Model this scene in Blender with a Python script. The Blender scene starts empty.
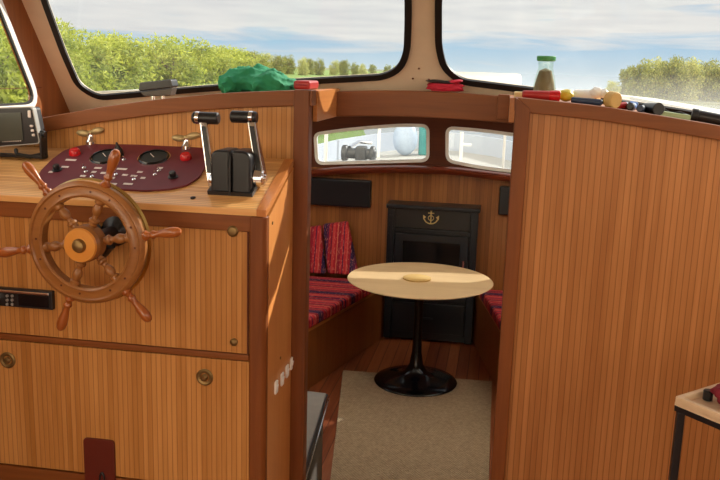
import bpy, bmesh, math, random
from math import pi, sin, cos, radians, atan2, sqrt
from mathutils import Vector, Matrix, Euler, noise
random.seed(7)
SC = bpy.context.scene
C = SC.collection

# ------------------------------------------------------------------ camera
CAM = Vector((0, 0, 2.0)); FPX = 830.0
ROT = Matrix.Rotation(radians(9.4), 3, 'Z') @ Matrix.Rotation(pi/2 - radians(11.7), 3, 'X') @ Matrix.Rotation(0.03, 3, 'Z')
cd = bpy.data.cameras.new('camera'); cam = bpy.data.objects.new('camera', cd); C.objects.link(cam)
cd.sensor_width = 36; cd.lens = FPX * 36 / 720; cd.clip_start = .02; cd.clip_end = 6000
cam.matrix_world = Matrix.Translation(CAM) @ ROT.to_4x4(); SC.camera = cam

def ray(x, y): return ROT @ Vector(((x-360)/FPX, (240-y)/FPX, -1))
def onP(x, y, p0, n):
    d = ray(x, y); n = Vector(n); t = (Vector(p0)-CAM).dot(n)/d.dot(n); return CAM + d*t
def onX(x, y, X): return onP(x, y, (X, 0, 0), (1, 0, 0))
def onY(x, y, Y): return onP(x, y, (0, Y, 0), (0, 1, 0))
def onZ(x, y, Z): return onP(x, y, (0, 0, Z), (0, 0, 1))

# ------------------------------------------------------------------ materials
def srgb(r, g, b):
    f = lambda c: (c/255/12.92) if c/255 <= .04045 else ((c/255+.055)/1.055)**2.4
    return (f(r), f(g), f(b), 1)
def base(name):
    m = bpy.data.materials.new(name); m.use_nodes = True; nt = m.node_tree
    return m, nt, nt.nodes['Principled BSDF']
def N(nt, t, **k):
    n = nt.nodes.new(t)
    for a, v in k.items():
        if a.startswith('i_'): n.inputs[a[2:].replace('_', ' ')].default_value = v
        else: setattr(n, a, v)
    return n
def math_(nt, op, a, b=None, c=None, clamp=False):
    n = nt.nodes.new('ShaderNodeMath'); n.operation = op; n.use_clamp = clamp
    for i, v in enumerate((a, b, c)):
        if v is None: continue
        if isinstance(v, (int, float)): n.inputs[i].default_value = v
        else: nt.links.new(v, n.inputs[i])
    return n.outputs[0]
def mixc(nt, fac, a, b, mode='MIX'):
    n = nt.nodes.new('ShaderNodeMix'); n.data_type = 'RGBA'; n.blend_type = mode
    for s, v in ((n.inputs[0], fac), (n.inputs[6], a), (n.inputs[7], b)):
        if isinstance(v, (int, float, tuple)): s.default_value = v
        else: nt.links.new(v, s)
    return n.outputs[2]
def plain(name, col, rough=.5, metal=0, bump=0, bscale=200, var=.08, coat=0):
    m, nt, p = base(name)
    tc = N(nt, 'ShaderNodeTexCoord'); no = N(nt, 'ShaderNodeTexNoise', i_Scale=18.0, i_Detail=4.0)
    nt.links.new(tc.outputs['Object'], no.inputs['Vector'])
    c2 = tuple(max(0, v*(1-var*2.5)) for v in col[:3]) + (1,)
    c3 = tuple(min(1, v*(1+var)) for v in col[:3]) + (1,)
    nt.links.new(mixc(nt, no.outputs['Fac'], c2, c3), p.inputs['Base Color'])
    p.inputs['Roughness'].default_value = rough; p.inputs['Metallic'].default_value = metal
    p.inputs['Coat Weight'].default_value = coat; p.inputs['Coat Roughness'].default_value = .15
    if bump:
        nb = N(nt, 'ShaderNodeTexNoise', i_Scale=float(bscale)); nt.links.new(tc.outputs['Object'], nb.inputs['Vector'])
        b = N(nt, 'ShaderNodeBump', i_Strength=bump, i_Distance=.002); nt.links.new(nb.outputs['Fac'], b.inputs['Height'])
        nt.links.new(b.outputs['Normal'], p.inputs['Normal'])
    return m
def wood(name, ca, cb, grain='Z', rough=.35, coat=.3, scale=1.0, across=None, pitch=.022, gw=.12, gdark=.35, knots=.3, stripvar=.5, off=0.0):
    """varnished wood; grain runs along one world axis; across+pitch adds tambour grooves"""
    m, nt, p = base(name)
    tc = N(nt, 'ShaderNodeTexCoord'); mp = N(nt, 'ShaderNodeMapping'); nt.links.new(tc.outputs['Object'], mp.inputs['Vector'])
    s = [60*scale]*3; s['XYZ'.index(grain)] = 3.0*scale; mp.inputs['Scale'].default_value = s
    n1 = N(nt, 'ShaderNodeTexNoise', i_Scale=1.0, i_Detail=6.0, i_Roughness=.6, i_Distortion=.4); nt.links.new(mp.outputs[0], n1.inputs['Vector'])
    mp2 = N(nt, 'ShaderNodeMapping'); nt.links.new(tc.outputs['Object'], mp2.inputs['Vector'])
    s2 = [9*scale]*3; s2['XYZ'.index(grain)] = 1.6*scale; mp2.inputs['Scale'].default_value = s2
    n2 = N(nt, 'ShaderNodeTexNoise', i_Scale=1.0, i_Detail=3.0); nt.links.new(mp2.outputs[0], n2.inputs['Vector'])
    fac = math_(nt, 'ADD', math_(nt, 'MULTIPLY', n1.outputs['Fac'], .6), math_(nt, 'MULTIPLY', n2.outputs['Fac'], .5))
    if across:
        sx = N(nt, 'ShaderNodeSeparateXYZ'); nt.links.new(tc.outputs['Object'], sx.inputs[0])
        u = math_(nt, 'DIVIDE', math_(nt, 'ADD', sx.outputs['XYZ'.index(across)], 20+off), pitch)
        fl = math_(nt, 'FLOOR', u); fr = math_(nt, 'FRACT', u)
        wn = N(nt, 'ShaderNodeTexWhiteNoise', noise_dimensions='1D'); nt.links.new(fl, wn.inputs['W'])
        fac = math_(nt, 'ADD', fac, math_(nt, 'MULTIPLY', math_(nt, 'SUBTRACT', wn.outputs['Value'], .5), stripvar))
    rp = N(nt, 'ShaderNodeMapRange', i_From_Min=.25, i_From_Max=.85); nt.links.new(fac, rp.inputs['Value'])
    col = mixc(nt, rp.outputs[0], ca, cb)
    if across:
        d = math_(nt, 'ABSOLUTE', math_(nt, 'SUBTRACT', fr, .5))
        g = N(nt, 'ShaderNodeMapRange', i_From_Min=.5-gw, i_From_Max=.5-gw*.3); nt.links.new(d, g.inputs['Value'])
        dk = tuple(v*gdark for v in ca[:3]) + (1,)
        col = mixc(nt, math_(nt, 'MULTIPLY', g.outputs[0], .8), col, dk)
        bp = N(nt, 'ShaderNodeBump', i_Strength=.5, i_Distance=.002); nt.links.new(math_(nt, 'SUBTRACT', 1, g.outputs[0]), bp.inputs['Height'])
        nt.links.new(bp.outputs['Normal'], p.inputs['Normal'])
    else:
        bp = N(nt, 'ShaderNodeBump', i_Strength=.15, i_Distance=.001); nt.links.new(n1.outputs['Fac'], bp.inputs['Height'])
        nt.links.new(bp.outputs['Normal'], p.inputs['Normal'])
    nt.links.new(col, p.inputs['Base Color'])
    p.inputs['Roughness'].default_value = rough+.08; p.inputs['Coat Weight'].default_value = coat; p.inputs['Coat Roughness'].default_value = .2; p.inputs['Specular IOR Level'].default_value = .3
    return m
M = {}
M['tambour'] = wood('tambour_wood', srgb(166, 108, 50), srgb(206, 148, 86), 'Z', across='X', pitch=.0162, gw=.09, gdark=.6, stripvar=.3, coat=.15)
M['tambour_bulk'] = wood('tambour_bulkhead', srgb(150, 94, 48), srgb(190, 130, 78), 'Z', across='X', pitch=.0182, gw=.09, gdark=.6, stripvar=.3, coat=.15)
M['tambour_far'] = wood('tambour_cabin', srgb(124, 76, 38), srgb(166, 108, 58), 'Z', across='X', pitch=.03, gw=.05, gdark=.6)
M['sidewood'] = wood('bamboo_side', srgb(186, 116, 56), srgb(214, 150, 84), 'Z', coat=.3, scale=.7)
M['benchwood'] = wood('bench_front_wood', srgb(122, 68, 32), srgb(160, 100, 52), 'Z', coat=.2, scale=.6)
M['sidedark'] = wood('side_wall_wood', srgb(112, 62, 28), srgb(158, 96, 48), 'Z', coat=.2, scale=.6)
M['counter'] = wood('counter_wood', srgb(204, 146, 84), srgb(238, 188, 124), 'X', across='Y', pitch=.0095, gw=.12, gdark=.5, rough=.3, coat=.4, stripvar=.5)
M['trim_x'] = wood('mahogany_x', srgb(98, 50, 20), srgb(144, 84, 38), 'X', coat=.08, rough=.4)
M['trim_z'] = wood('mahogany_z', srgb(92, 46, 18), srgb(138, 78, 34), 'Z', coat=.08, rough=.4)
M['trim_y'] = wood('mahogany_y', srgb(160, 92, 42), srgb(210, 138, 72), 'Y', coat=.4, rough=.3)
M['dark_x'] = wood('dark_mahogany_x', srgb(70, 32, 18), srgb(104, 52, 28), 'X', coat=0, rough=.6)
M['rail_x'] = wood('red_mahogany', srgb(96, 40, 24), srgb(134, 64, 40), 'X', coat=.6, rough=.2)
M['wheel'] = wood('wheel_wood', srgb(120, 74, 34), srgb(166, 110, 58), 'X', coat=.4, rough=.35, scale=.6)
M['wheel_dark'] = wood('wheel_handle_wood', srgb(130, 66, 26), srgb(174, 100, 48), 'Z', coat=.6, rough=.2, scale=.6)
M['plank'] = wood('cabin_planks', srgb(120, 60, 34), srgb(172, 102, 62), 'Y', across='X', pitch=.075, gw=.05, gdark=.25, coat=.2)
M['table'] = wood('table_oak', srgb(214, 180, 134), srgb(236, 208, 164), 'X', coat=.1, rough=.4, scale=.5)
M['tray'] = wood('tray_birch', srgb(206, 176, 140), srgb(232, 208, 176), 'X', coat=.1, rough=.45)
M['white'] = plain('cream_paint', srgb(226, 208, 184), .5, var=.04)
M['whitegloss'] = plain('white_gloss', srgb(236, 236, 232), .3, var=.02)
M['deck'] = plain('deck_paint', srgb(176, 176, 170), .7, var=.04, bump=.3)
M['bulwark'] = plain('bulwark_shade_blue', srgb(186, 196, 212), .5, var=.02)  # blue of skylit shade put into the colour of white bulwarks
M['ceil'] = plain('ceiling_paint', srgb(225, 220, 208), .6, var=.02)
M['rubber'] = plain('black_rubber', srgb(20, 20, 22), .55)
M['black'] = plain('black_plastic', srgb(26, 26, 30), .38)
M['blackgloss'] = plain('black_gloss', srgb(16, 16, 20), .15)
M['stove'] = plain('stove_enamel', srgb(14, 18, 28), .3, var=.1)
M['stovetrim'] = plain('stove_iron', srgb(20, 25, 36), .35, .2)
M['chrome'] = plain('chrome', srgb(225, 225, 228), .12, 1, var=.01)
M['brass'] = plain('brass', srgb(196, 160, 88), .32, 1)
M['brasspale'] = plain('pale_brass', srgb(190, 168, 122), .45, .5, var=.1)
M['brassdull'] = plain('aged_brass', srgb(142, 116, 74), .45, .8, var=.2)
M['bronze'] = plain('hub_wood', srgb(222, 150, 66), .3, .1, coat=.6)
M['maroon'] = plain('maroon_panel', srgb(104, 34, 46), .55, var=.12)
M['oxblood'] = plain('oxblood_plastic', srgb(96, 32, 20), .4)
M['redknob'] = plain('red_plastic', srgb(196, 30, 36), .25)
M['gaugeface'] = plain('gauge_face', srgb(30, 38, 38), .6)
M['screen'] = plain('lcd_screen', srgb(62, 68, 62), .3, coat=.2)
M['label'] = plain('engraved_white', srgb(214, 204, 200), .6, var=.02)
M['grey'] = plain('grey_step', srgb(150, 148, 144), .5)
M['darkgrey'] = plain('dark_grey', srgb(64, 60, 56), .5)
M['green'] = plain('green_cloth', srgb(40, 140, 98), .85, bump=.4, bscale=300, var=.12)
M['redcase'] = plain('red_case', srgb(170, 40, 40), .4)
M['redcloth'] = plain('red_cloth', srgb(196, 30, 60), .7, bump=.3)
M['darkred'] = plain('dark_red_cloth', srgb(130, 24, 44), .8, bump=.3)
M['yellow'] = plain('yellow_plastic', srgb(206, 186, 50), .45)
M['cream'] = plain('cream_paper', srgb(226, 204, 150), .7)
M['tan'] = plain('tan_cardboard', srgb(214, 178, 110), .7)
M['whiteplastic'] = plain('white_plastic', srgb(240, 240, 236), .35, var=.01)
M['navy'] = plain('navy_plastic', srgb(40, 56, 84), .4)
M['blue'] = plain('blue_plastic', srgb(70, 110, 180), .4)
M['palegreen'] = plain('pale_green', srgb(150, 170, 130), .5)
M['lidgreen'] = plain('lid_green', srgb(60, 150, 80), .45)
M['seeds'] = plain('dried_contents', srgb(150, 130, 100), .8, bump=1, bscale=120, var=.3)
M['winch'] = plain('winch_metal', srgb(70, 72, 74), .45, .5)
M['bowshade'] = plain('bow_shade_blue', srgb(176, 196, 222), .6)  # blue of the shaded bow, put into the colour
M['teal'] = plain('teal_cover', srgb(60, 150, 150), .6)
M['grass'] = plain('grass', srgb(104, 134, 46), .9, var=.3)
M['bankfar'] = plain('far_bank', srgb(100, 108, 80), .95, var=.2)
M['path'] = plain('bank_path', srgb(186, 156, 134), .95, var=.1)
M['bark'] = plain('bark', srgb(96, 84, 66), .9)
M['emblem'] = plain('gold_emblem', srgb(214, 190, 130), .4, .4)

def leafmat(name, a, b):
    m, nt, p = base(name)
    g = N(nt, 'ShaderNodeTexCoord'); n1 = N(nt, 'ShaderNodeTexNoise', i_Scale=1.4, i_Detail=4.0); nt.links.new(g.outputs['Object'], n1.inputs['Vector'])
    r = N(nt, 'ShaderNodeMapRange', i_From_Min=.3, i_From_Max=.7); nt.links.new(n1.outputs['Fac'], r.inputs['Value'])
    c = mixc(nt, r.outputs[0], a, b); nt.links.new(c, p.inputs['Base Color']); p.inputs['Roughness'].default_value = .7
    t = N(nt, 'ShaderNodeBsdfTranslucent'); nt.links.new(c, t.inputs['Color'])
    mx = N(nt, 'ShaderNodeMixShader', i_Fac=.35); nt.links.new(p.outputs[0], mx.inputs[1]); nt.links.new(t.outputs[0], mx.inputs[2])
    nt.links.new(mx.outputs[0], nt.nodes['Material Output'].inputs['Surface']); return m
M['willow'] = leafmat('willow_leaves', srgb(92, 112, 42), srgb(176, 184, 74))
M['treeleaf'] = leafmat('tree_leaves', srgb(92, 108, 52), srgb(146, 148, 76))
M['treeleaf2'] = leafmat('tree_leaves_pale', srgb(136, 148, 88), srgb(180, 180, 110))

def glassmat(name, dirt, tint=(1, 1, 1, 1), lowdirt=0.0):
    m, nt, p = base(name); nt.nodes.remove(p)
    tr = N(nt, 'ShaderNodeBsdfTransparent', i_Color=tint); gl = N(nt, 'ShaderNodeBsdfGlossy', i_Roughness=.02)
    lw = N(nt, 'ShaderNodeLayerWeight', i_Blend=.5); mx = N(nt, 'ShaderNodeMixShader')
    nt.links.new(math_(nt, 'ADD', math_(nt, 'MULTIPLY', math_(nt, 'POWER', lw.outputs['Facing'], 5.0), .35), .015), mx.inputs[0]); nt.links.new(tr.outputs[0], mx.inputs[1]); nt.links.new(gl.outputs[0], mx.inputs[2])
    df = N(nt, 'ShaderNodeBsdfTranslucent', i_Color=(.9, .9, .88, 1))
    tc = N(nt, 'ShaderNodeTexCoord'); no = N(nt, 'ShaderNodeTexNoise', i_Scale=7.0, i_Detail=8.0, i_Roughness=.7); nt.links.new(tc.outputs['Object'], no.inputs['Vector'])
    sx = N(nt, 'ShaderNodeSeparateXYZ'); nt.links.new(tc.outputs['Generated'], sx.inputs[0])
    low = N(nt, 'ShaderNodeMapRange', i_From_Min=0.0, i_From_Max=.3, i_To_Min=lowdirt, i_To_Max=0.0); nt.links.new(sx.outputs[2], low.inputs['Value'])
    f = math_(nt, 'ADD', math_(nt, 'MULTIPLY', math_(nt, 'POWER', no.outputs['Fac'], 2.0), dirt*3), low.outputs[0], clamp=True)
    m2 = N(nt, 'ShaderNodeMixShader'); nt.links.new(f, m2.inputs[0]); nt.links.new(mx.outputs[0], m2.inputs[1]); nt.links.new(df.outputs[0], m2.inputs[2])
    nt.links.new(m2.outputs[0], nt.nodes['Material Output'].inputs['Surface']); return m
M['glass'] = glassmat('window_glass', .012, (.92, .93, .92, 1))
M['glass_dirty'] = glassmat('salty_window_glass', .022, (.92, .93, .92, 1), lowdirt=.14)
M['glass_jar'] = glassmat('jar_glass', .03, (.93, .96, .93, 1))
M['glass_cabin'] = glassmat('cabin_window_glass', .03, (.76, .78, .79, 1))

def water():
    m, nt, p = base('river_water'); p.inputs['Base Color'].default_value = srgb(150, 160, 165); p.inputs['Roughness'].default_value = .08
    tc = N(nt, 'ShaderNodeTexCoord'); n1 = N(nt, 'ShaderNodeTexNoise', i_Scale=1.2, i_Detail=5.0); nt.links.new(tc.outputs['Object'], n1.inputs['Vector'])
    b = N(nt, 'ShaderNodeBump', i_Strength=.25, i_Distance=.1); nt.links.new(n1.outputs['Fac'], b.inputs['Height']); nt.links.new(b.outputs['Normal'], p.inputs['Normal']); return m
M['water'] = water()
def rugmat():
    m, nt, p = base('sisal_rug'); tc = N(nt, 'ShaderNodeTexCoord'); sx = N(nt, 'ShaderNodeSeparateXYZ'); nt.links.new(tc.outputs['Object'], sx.inputs[0])
    a = math_(nt, 'SINE', math_(nt, 'MULTIPLY', sx.outputs[0], 2*pi/.016)); b = math_(nt, 'SINE', math_(nt, 'MULTIPLY', sx.outputs[1], 2*pi/.02))
    w = math_(nt, 'MULTIPLY', a, b); no = N(nt, 'ShaderNodeTexNoise', i_Scale=60.0); nt.links.new(tc.outputs['Object'], no.inputs['Vector'])
    f = math_(nt, 'ADD', math_(nt, 'MULTIPLY', w, .3), no.outputs['Fac'], clamp=True)
    nt.links.new(mixc(nt, f, srgb(132, 112, 88), srgb(196, 174, 142)), p.inputs['Base Color']); p.inputs['Roughness'].default_value = .95
    bp = N(nt, 'ShaderNodeBump', i_Strength=.5, i_Distance=.003); nt.links.new(w, bp.inputs['Height']); nt.links.new(bp.outputs['Normal'], p.inputs['Normal']); return m
M['rug'] = rugmat()
def hatchmat():
    m, nt, p = base('translucent_hatch'); p.inputs['Base Color'].default_value = (.7, .7, .69, 1); p.inputs['Roughness'].default_value = .35
    t = N(nt, 'ShaderNodeBsdfTranslucent', i_Color=(.95, .93, .88, 1)); mx = N(nt, 'ShaderNodeMixShader', i_Fac=.75)
    nt.links.new(p.outputs[0], mx.inputs[1]); nt.links.new(t.outputs[0], mx.inputs[2]); nt.links.new(mx.outputs[0], nt.nodes['Material Output'].inputs['Surface']); return m
M['hatch'] = hatchmat()  # translucency added so hatch and roof panes pass light into the cabin
def stripes(name, axis, scale):
    m, nt, p = base(name); tc = N(nt, 'ShaderNodeTexCoord'); sx = N(nt, 'ShaderNodeSeparateXYZ'); nt.links.new(tc.outputs['Object'], sx.inputs[0])
    u = math_(nt, 'FRACT', math_(nt, 'ADD', math_(nt, 'MULTIPLY', sx.outputs['XYZ'.index(axis)], scale), 10.37))
    r = N(nt, 'ShaderNodeValToRGB'); r.color_ramp.interpolation = 'CONSTANT'; nt.links.new(u, r.inputs[0])
    seq = [(0, (176, 34, 52)), (.08, (120, 24, 54)), (.13, (206, 62, 66)), (.22, (184, 30, 50)), (.30, (216, 120, 96)), (.33, (150, 26, 50)), (.44, (196, 44, 62)), (.52, (90, 26, 70)), (.56, (202, 50, 60)), (.66, (212, 90, 84)), (.70, (164, 28, 46)), (.80, (48, 26, 74)), (.92, (96, 28, 74))]
    e = r.color_ramp.elements
    while len(e) < len(seq): e.new(.5)
    for el, (ps, c) in zip(e, seq): el.position = ps; el.color = srgb(*c)
    # woven dashes across the stripes
    mp = N(nt, 'ShaderNodeMapping'); s = [40]*3; s['XYZ'.index(axis)] = 160; mp.inputs['Scale'].default_value = s; nt.links.new(tc.outputs['Object'], mp.inputs['Vector'])
    no = N(nt, 'ShaderNodeTexNoise', i_Scale=1.0, i_Detail=2.0); nt.links.new(mp.outputs[0], no.inputs['Vector'])
    mr = N(nt, 'ShaderNodeMapRange', i_From_Min=.58, i_From_Max=.66, i_To_Max=.6); nt.links.new(no.outputs['Fac'], mr.inputs['Value'])
    nt.links.new(mixc(nt, mr.outputs[0], r.outputs[0], srgb(226, 150, 130)), p.inputs['Base Color']); p.inputs['Roughness'].default_value = .9; return m
M['stripe_y'] = stripes('striped_weave_seat', 'Y', 3.1)
M['stripe_x'] = stripes('striped_weave_back', 'X', 4.6)

# ------------------------------------------------------------------ mesh builder (world coordinates)
class B:
    def __init__(s): s.bm = bmesh.new()
    def box(s, a, b, rot=None):
        a, b = Vector(a), Vector(b); c = (a+b)/2; d = b-a
        mt = Matrix.Translation(c) @ (rot.to_4x4() if rot else Matrix.Identity(4)) @ Matrix.Diagonal((abs(d.x), abs(d.y), abs(d.z), 1))
        bmesh.ops.create_cube(s.bm, size=1, matrix=mt); return s
    def poly(s, pts, vec):
        vec = Vector(vec); v0 = [s.bm.verts.new(Vector(p)) for p in pts]; v1 = [s.bm.verts.new(Vector(p)+vec) for p in pts]
        n = len(pts); s.bm.faces.new(v0); s.bm.faces.new(v1[::-1])
        for i in range(n): s.bm.faces.new((v0[i], v1[i], v1[(i+1) % n], v0[(i+1) % n]))
        return s
    def holed(s, outer, holes, vec):
        vec = Vector(vec); b2 = bmesh.new(); 
        for lp in [outer]+holes:
            vs = [b2.verts.new(Vector(p)) for p in lp]
            for i in range(len(vs)): b2.edges.new((vs[i], vs[(i+1) % len(vs)]))
        bmesh.ops.triangle_fill(b2, use_beauty=True, use_dissolve=False, edges=b2.edges[:], normal=vec.normalized())
        r = bmesh.ops.extrude_face_region(b2, geom=b2.faces[:]+b2.edges[:]+b2.verts[:])
        bmesh.ops.translate(b2, vec=vec, verts=[g for g in r['geom'] if isinstance(g, bmesh.types.BMVert)])
        me = bpy.data.meshes.new('t'); b2.to_mesh(me); s.bm.from_mesh(me); bpy.data.meshes.remove(me); b2.free(); return s
    def lathe(s, prof, origin, axis=(0, 0, 1), seg=24):
        """prof: (radius, distance along axis)"""
        q = Vector((0, 0, 1)).rotation_difference(Vector(axis).normalized()); o = Vector(origin); rings = []
        for r, h in prof:
            if r < 1e-5: rings.append([s.bm.verts.new(o + q @ Vector((0, 0, h)))])
            else: rings.append([s.bm.verts.new(o + q @ Vector((r*cos(2*pi*i/seg), r*sin(2*pi*i/seg), h))) for i in range(seg)])
        for A, D in zip(rings, rings[1:]):
            for i in range(seg):
                j = (i+1) % seg
                if len(A) == 1 and len(D) == 1: break
                if len(A) == 1: s.bm.faces.new((A[0], D[j], D[i]))
                elif len(D) == 1: s.bm.faces.new((A[i], A[j], D[0]))
                else: s.bm.faces.new((A[i], A[j], D[j], D[i]))
        for R in (rings[0], rings[-1]) if prof[0] != prof[-1] else ():
            if len(R) > 1: s.bm.faces.new(R)
        return s
    def cyl(s, p0, p1, r0, r1=None, seg=20, bev=0.0):
        p0, p1 = Vector(p0), Vector(p1); L = (p1-p0).length; r1 = r0 if r1 is None else r1
        pr = [(r0, 0), (r1, L)] if not bev else [(r0-bev, 0), (r0, bev), (r1, L-bev), (r1-bev, L)]
        return s.lathe(pr, p0, p1-p0, seg)
    def tube(s, pts, r, seg=10, closed=False, rf=None):
        pts = [Vector(p) for p in pts]; n = len(pts); rings = []; up = Vector((0, 0, 1)); prev = None
        for i, p in enumerate(pts):
            if closed: t = pts[(i+1) % n]-pts[i-1]
            else: t = pts[min(i+1, n-1)]-pts[max(i-1, 0)]
            t.normalize()
            if prev is None: a = t.cross(up if abs(t.z) < .9 else Vector((1, 0, 0))).normalized()
            else: a = (prev - t*prev.dot(t)).normalized()
            prev = a; b = t.cross(a); rr = rf(i/(n-1)) if rf else r
            rings.append([s.bm.verts.new(p + a*rr*cos(2*pi*k/seg) + b*rr*sin(2*pi*k/seg)) for k in range(seg)])
        for i in range(n if closed else n-1):
            A, D = rings[i], rings[(i+1) % n]
            for k in range(seg): s.bm.faces.new((A[k], A[(k+1) % seg], D[(k+1) % seg], D[k]))
        if not closed: s.bm.faces.new(rings[0][::-1]); s.bm.faces.new(rings[-1])
        return s
    def blob(s, c, r, sub=3, nz=0, ns=3, rot=None):
        mt = Matrix.Translation(Vector(c)) @ (rot.to_4x4() if rot else Matrix.Identity(4)) @ Matrix.Diagonal((r[0], r[1], r[2], 1))
        g = bmesh.ops.create_icosphere(s.bm, subdivisions=sub, radius=1)
        for v in g['verts']:
            k = 1 + nz*noise.noise(v.co*ns + Vector(c)*5) if nz else 1
            v.co = mt @ (v.co*k)
        return s
    def build(s, name, mat, parent=None, smooth=None, bevel=0, bseg=2, sub=0, **tags):
        bm = s.bm; bmesh.ops.remove_doubles(bm, verts=bm.verts, dist=1e-6); bmesh.ops.recalc_face_normals(bm, faces=bm.faces)
        if bevel:
            ed = [e for e in bm.edges if len(e.link_faces) == 2 and e.calc_face_angle(0) > .6]
            bmesh.ops.bevel(bm, geom=ed, offset=bevel, segments=bseg, affect='EDGES', profile=.5, clamp_overlap=True)
        me = bpy.data.meshes.new(name); 
        if parent is not None:
            org = wpos(parent)
        else:
            xs = [v.co for v in bm.verts]; org = Vector((sum(v.x for v in xs)/len(xs), sum(v.y for v in xs)/len(xs), min(v.z for v in xs)))
        bmesh.ops.translate(bm, vec=-org, verts=bm.verts)
        bm.to_mesh(me); bm.free()
        o = bpy.data.objects.new(name, me); C.objects.link(o); me.materials.append(mat if not isinstance(mat, str) else M[mat])
        if parent is not None: o.parent = parent
        else: o.location = org
        if smooth is None: smooth = 35
        if smooth:
            for f in me.polygons: f.use_smooth = True
            me.set_sharp_from_angle(angle=radians(smooth))
        if bevel and len(me.polygons) < 4000:
            wm = o.modifiers.new('wn', 'WEIGHTED_NORMAL'); wm.keep_sharp = True
        if sub:
            md = o.modifiers.new('sub', 'SUBSURF'); md.levels = md.render_levels = sub
        for k, v in tags.items(): o[k] = v
        return o
def wpos(o):
    p = Vector((0, 0, 0))
    while o is not None: p = p + o.location; o = o.parent
    return p
def thing(name, label, cat, loc, group=None):
    o = bpy.data.objects.new(name, None); C.objects.link(o); o.location = Vector(loc); o.empty_display_size = .05
    o['label'] = label; o['category'] = cat
    if group: o['group'] = group
    return o
def tag(o, label, cat, group=None):
    o['label'] = label; o['category'] = cat
    if group: o['group'] = group
    return o
def struct(b, name, mat, parent=None, **k):
    o = b.build(name, mat, parent, **k)
    if parent is None: o['kind'] = 'structure'
    return o
def rounded(pts, r, seg=6):
    """round the corners of a closed 3D polygon; r a number or list"""
    out = []; n = len(pts); pts = [Vector(p) for p in pts]
    for i in range(n):
        rr = r[i] if isinstance(r, (list, tuple)) else r
        p = pts[i]; a = (pts[i-1]-p); b = (pts[(i+1) % n]-p)
        if rr <= 0: out.append(p); continue
        k = min(rr, a.length*.49, b.length*.49); A = p+a.normalized()*k; D = p+b.normalized()*k
        for j in range(seg+1):
            t = j/seg; out.append(A*(1-t)**2 + p*2*t*(1-t) + D*t*t)
    return out
def grow(pts, d, n):
    """offset a closed planar loop outward by d (n = plane normal)"""
    n = Vector(n).normalized(); c = sum(pts, Vector())/len(pts); out = []
    m = len(pts); area = sum(((pts[i]-c).cross(pts[(i+1) % m]-c)).dot(n) for i in range(m)); sg = 1 if area > 0 else -1
    for i in range(m):
        t = (pts[(i+1) % m]-pts[i-1]).normalized(); out.append(pts[i] + t.cross(n)*d*sg)
    return out
def interp(tab, x):
    if x <= tab[0][0]: return tab[0][1]
    for (a, b), (c, d) in zip(tab, tab[1:]):
        if x <= c: return b + (d-b)*(x-a)/(c-a)
    return tab[-1][1]

# ================================================================== SETTING
ZT = [(-1.76, 1.742), (-1.60, 1.79), (-1.547, 1.802), (-1.349, 1.843), (-1.15, 1.876), (-.9, 1.908), (-.655, 1.925), (-.3, 1.935), (.034, 1.927), (.293, 1.909), (.489, 1.884), (.636, 1.865), (.9, 1.82), (1.4, 1.70)]
def zt(x): return interp(ZT, x)
XL, XR = -1.75, 1.45
ZF = .5
struct(B().box((XL, -1.6, ZF-.06), (XR, 2.62, ZF)), 'floor', M['plank'])
struct(B().box((XL-.3, 2.64, -.06), (1.3, 6.2, 0)), 'floor', M['plank'])
struct(B().box((-.62, 2.6, 0), (.06, 2.64, ZF-.06)), 'trim_1', M['trim_x'])
# --- starboard and port bulkheads either side of the doorway
def band(x0, x1, lo, hi, n=14):
    xs = [x0+(x1-x0)*i/n for i in range(n+1)]
    return [(x, 0, hi(x)) for x in xs] + [(x, 0, lo(x)) for x in reversed(xs)]
def atY(pts, y): return [(p[0], y, p[2]) for p in pts]
wl = struct(B().poly(atY(band(XL, -.645, lambda x: ZF, lambda x: zt(x)-.046), 2.63), (0, .03, 0)), 'wall_front_left', M['tambour'])
struct(B().poly(atY(band(XL, -.60, lambda x: zt(x)-.05, lambda x: zt(x)), 2.612), (0, .06, 0)), 'top_rail', M['trim_x'], wl, bevel=.004)
struct(B().poly([(-.660, 2.605, .0), (-.608, 2.605, .0), (-.608, 2.605, zt(-.62)+.002), (-.660, 2.605, zt(-.65)+.002)], (0, .035, 0)), 'door_post', M['trim_z'], wl, bevel=.006)
struct(B().box((-.640, 2.64, 0), (-.614, 2.68, zt(-.6)-.004)), 'door_stop', M['trim_z'], wl, bevel=.002)
wr = struct(B().poly(atY(band(.075, XR, lambda x: ZF, lambda x: zt(x)-.038), 2.63), (0, .03, 0)), 'wall_front_right', M['tambour_bulk'])
struct(B().poly(atY(band(.034, XR, lambda x: zt(x)-.043, lambda x: zt(x), 20), 2.612), (0, .06, 0)), 'top_rail', M['trim_x'], wr, bevel=.004)
struct(B().poly([(.036, 2.606, 0), (.082, 2.606, 0), (.082, 2.606, zt(.08)-.03), (.036, 2.606, zt(.04)+.001)], (0, .04, 0)), 'door_post', M['trim_z'], wr, bevel=.005)
struct(B().box((.042, 2.647, 0), (.066, 2.69, zt(.03)-.004)), 'door_stop', M['trim_z'], wr, bevel=.002)
# --- ledges under the windscreen
def ledge(x0, x1, y0, y1, n=12):
    xs = [x0+(x1-x0)*i/n for i in range(n+1)]; return atY(band(x0, x1, lambda x: zt(x)-.05, lambda x: zt(x)-.002), y0), (0, y1-y0, 0)
p, v = ledge(XL, -.61, 2.672, 3.09); struct(B().poly(p, v), 'trim_2', M['trim_y'])
p, v = ledge(.04, XR, 2.672, 3.09); struct(B().poly(p, v), 'trim_3', M['trim_y'])
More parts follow.
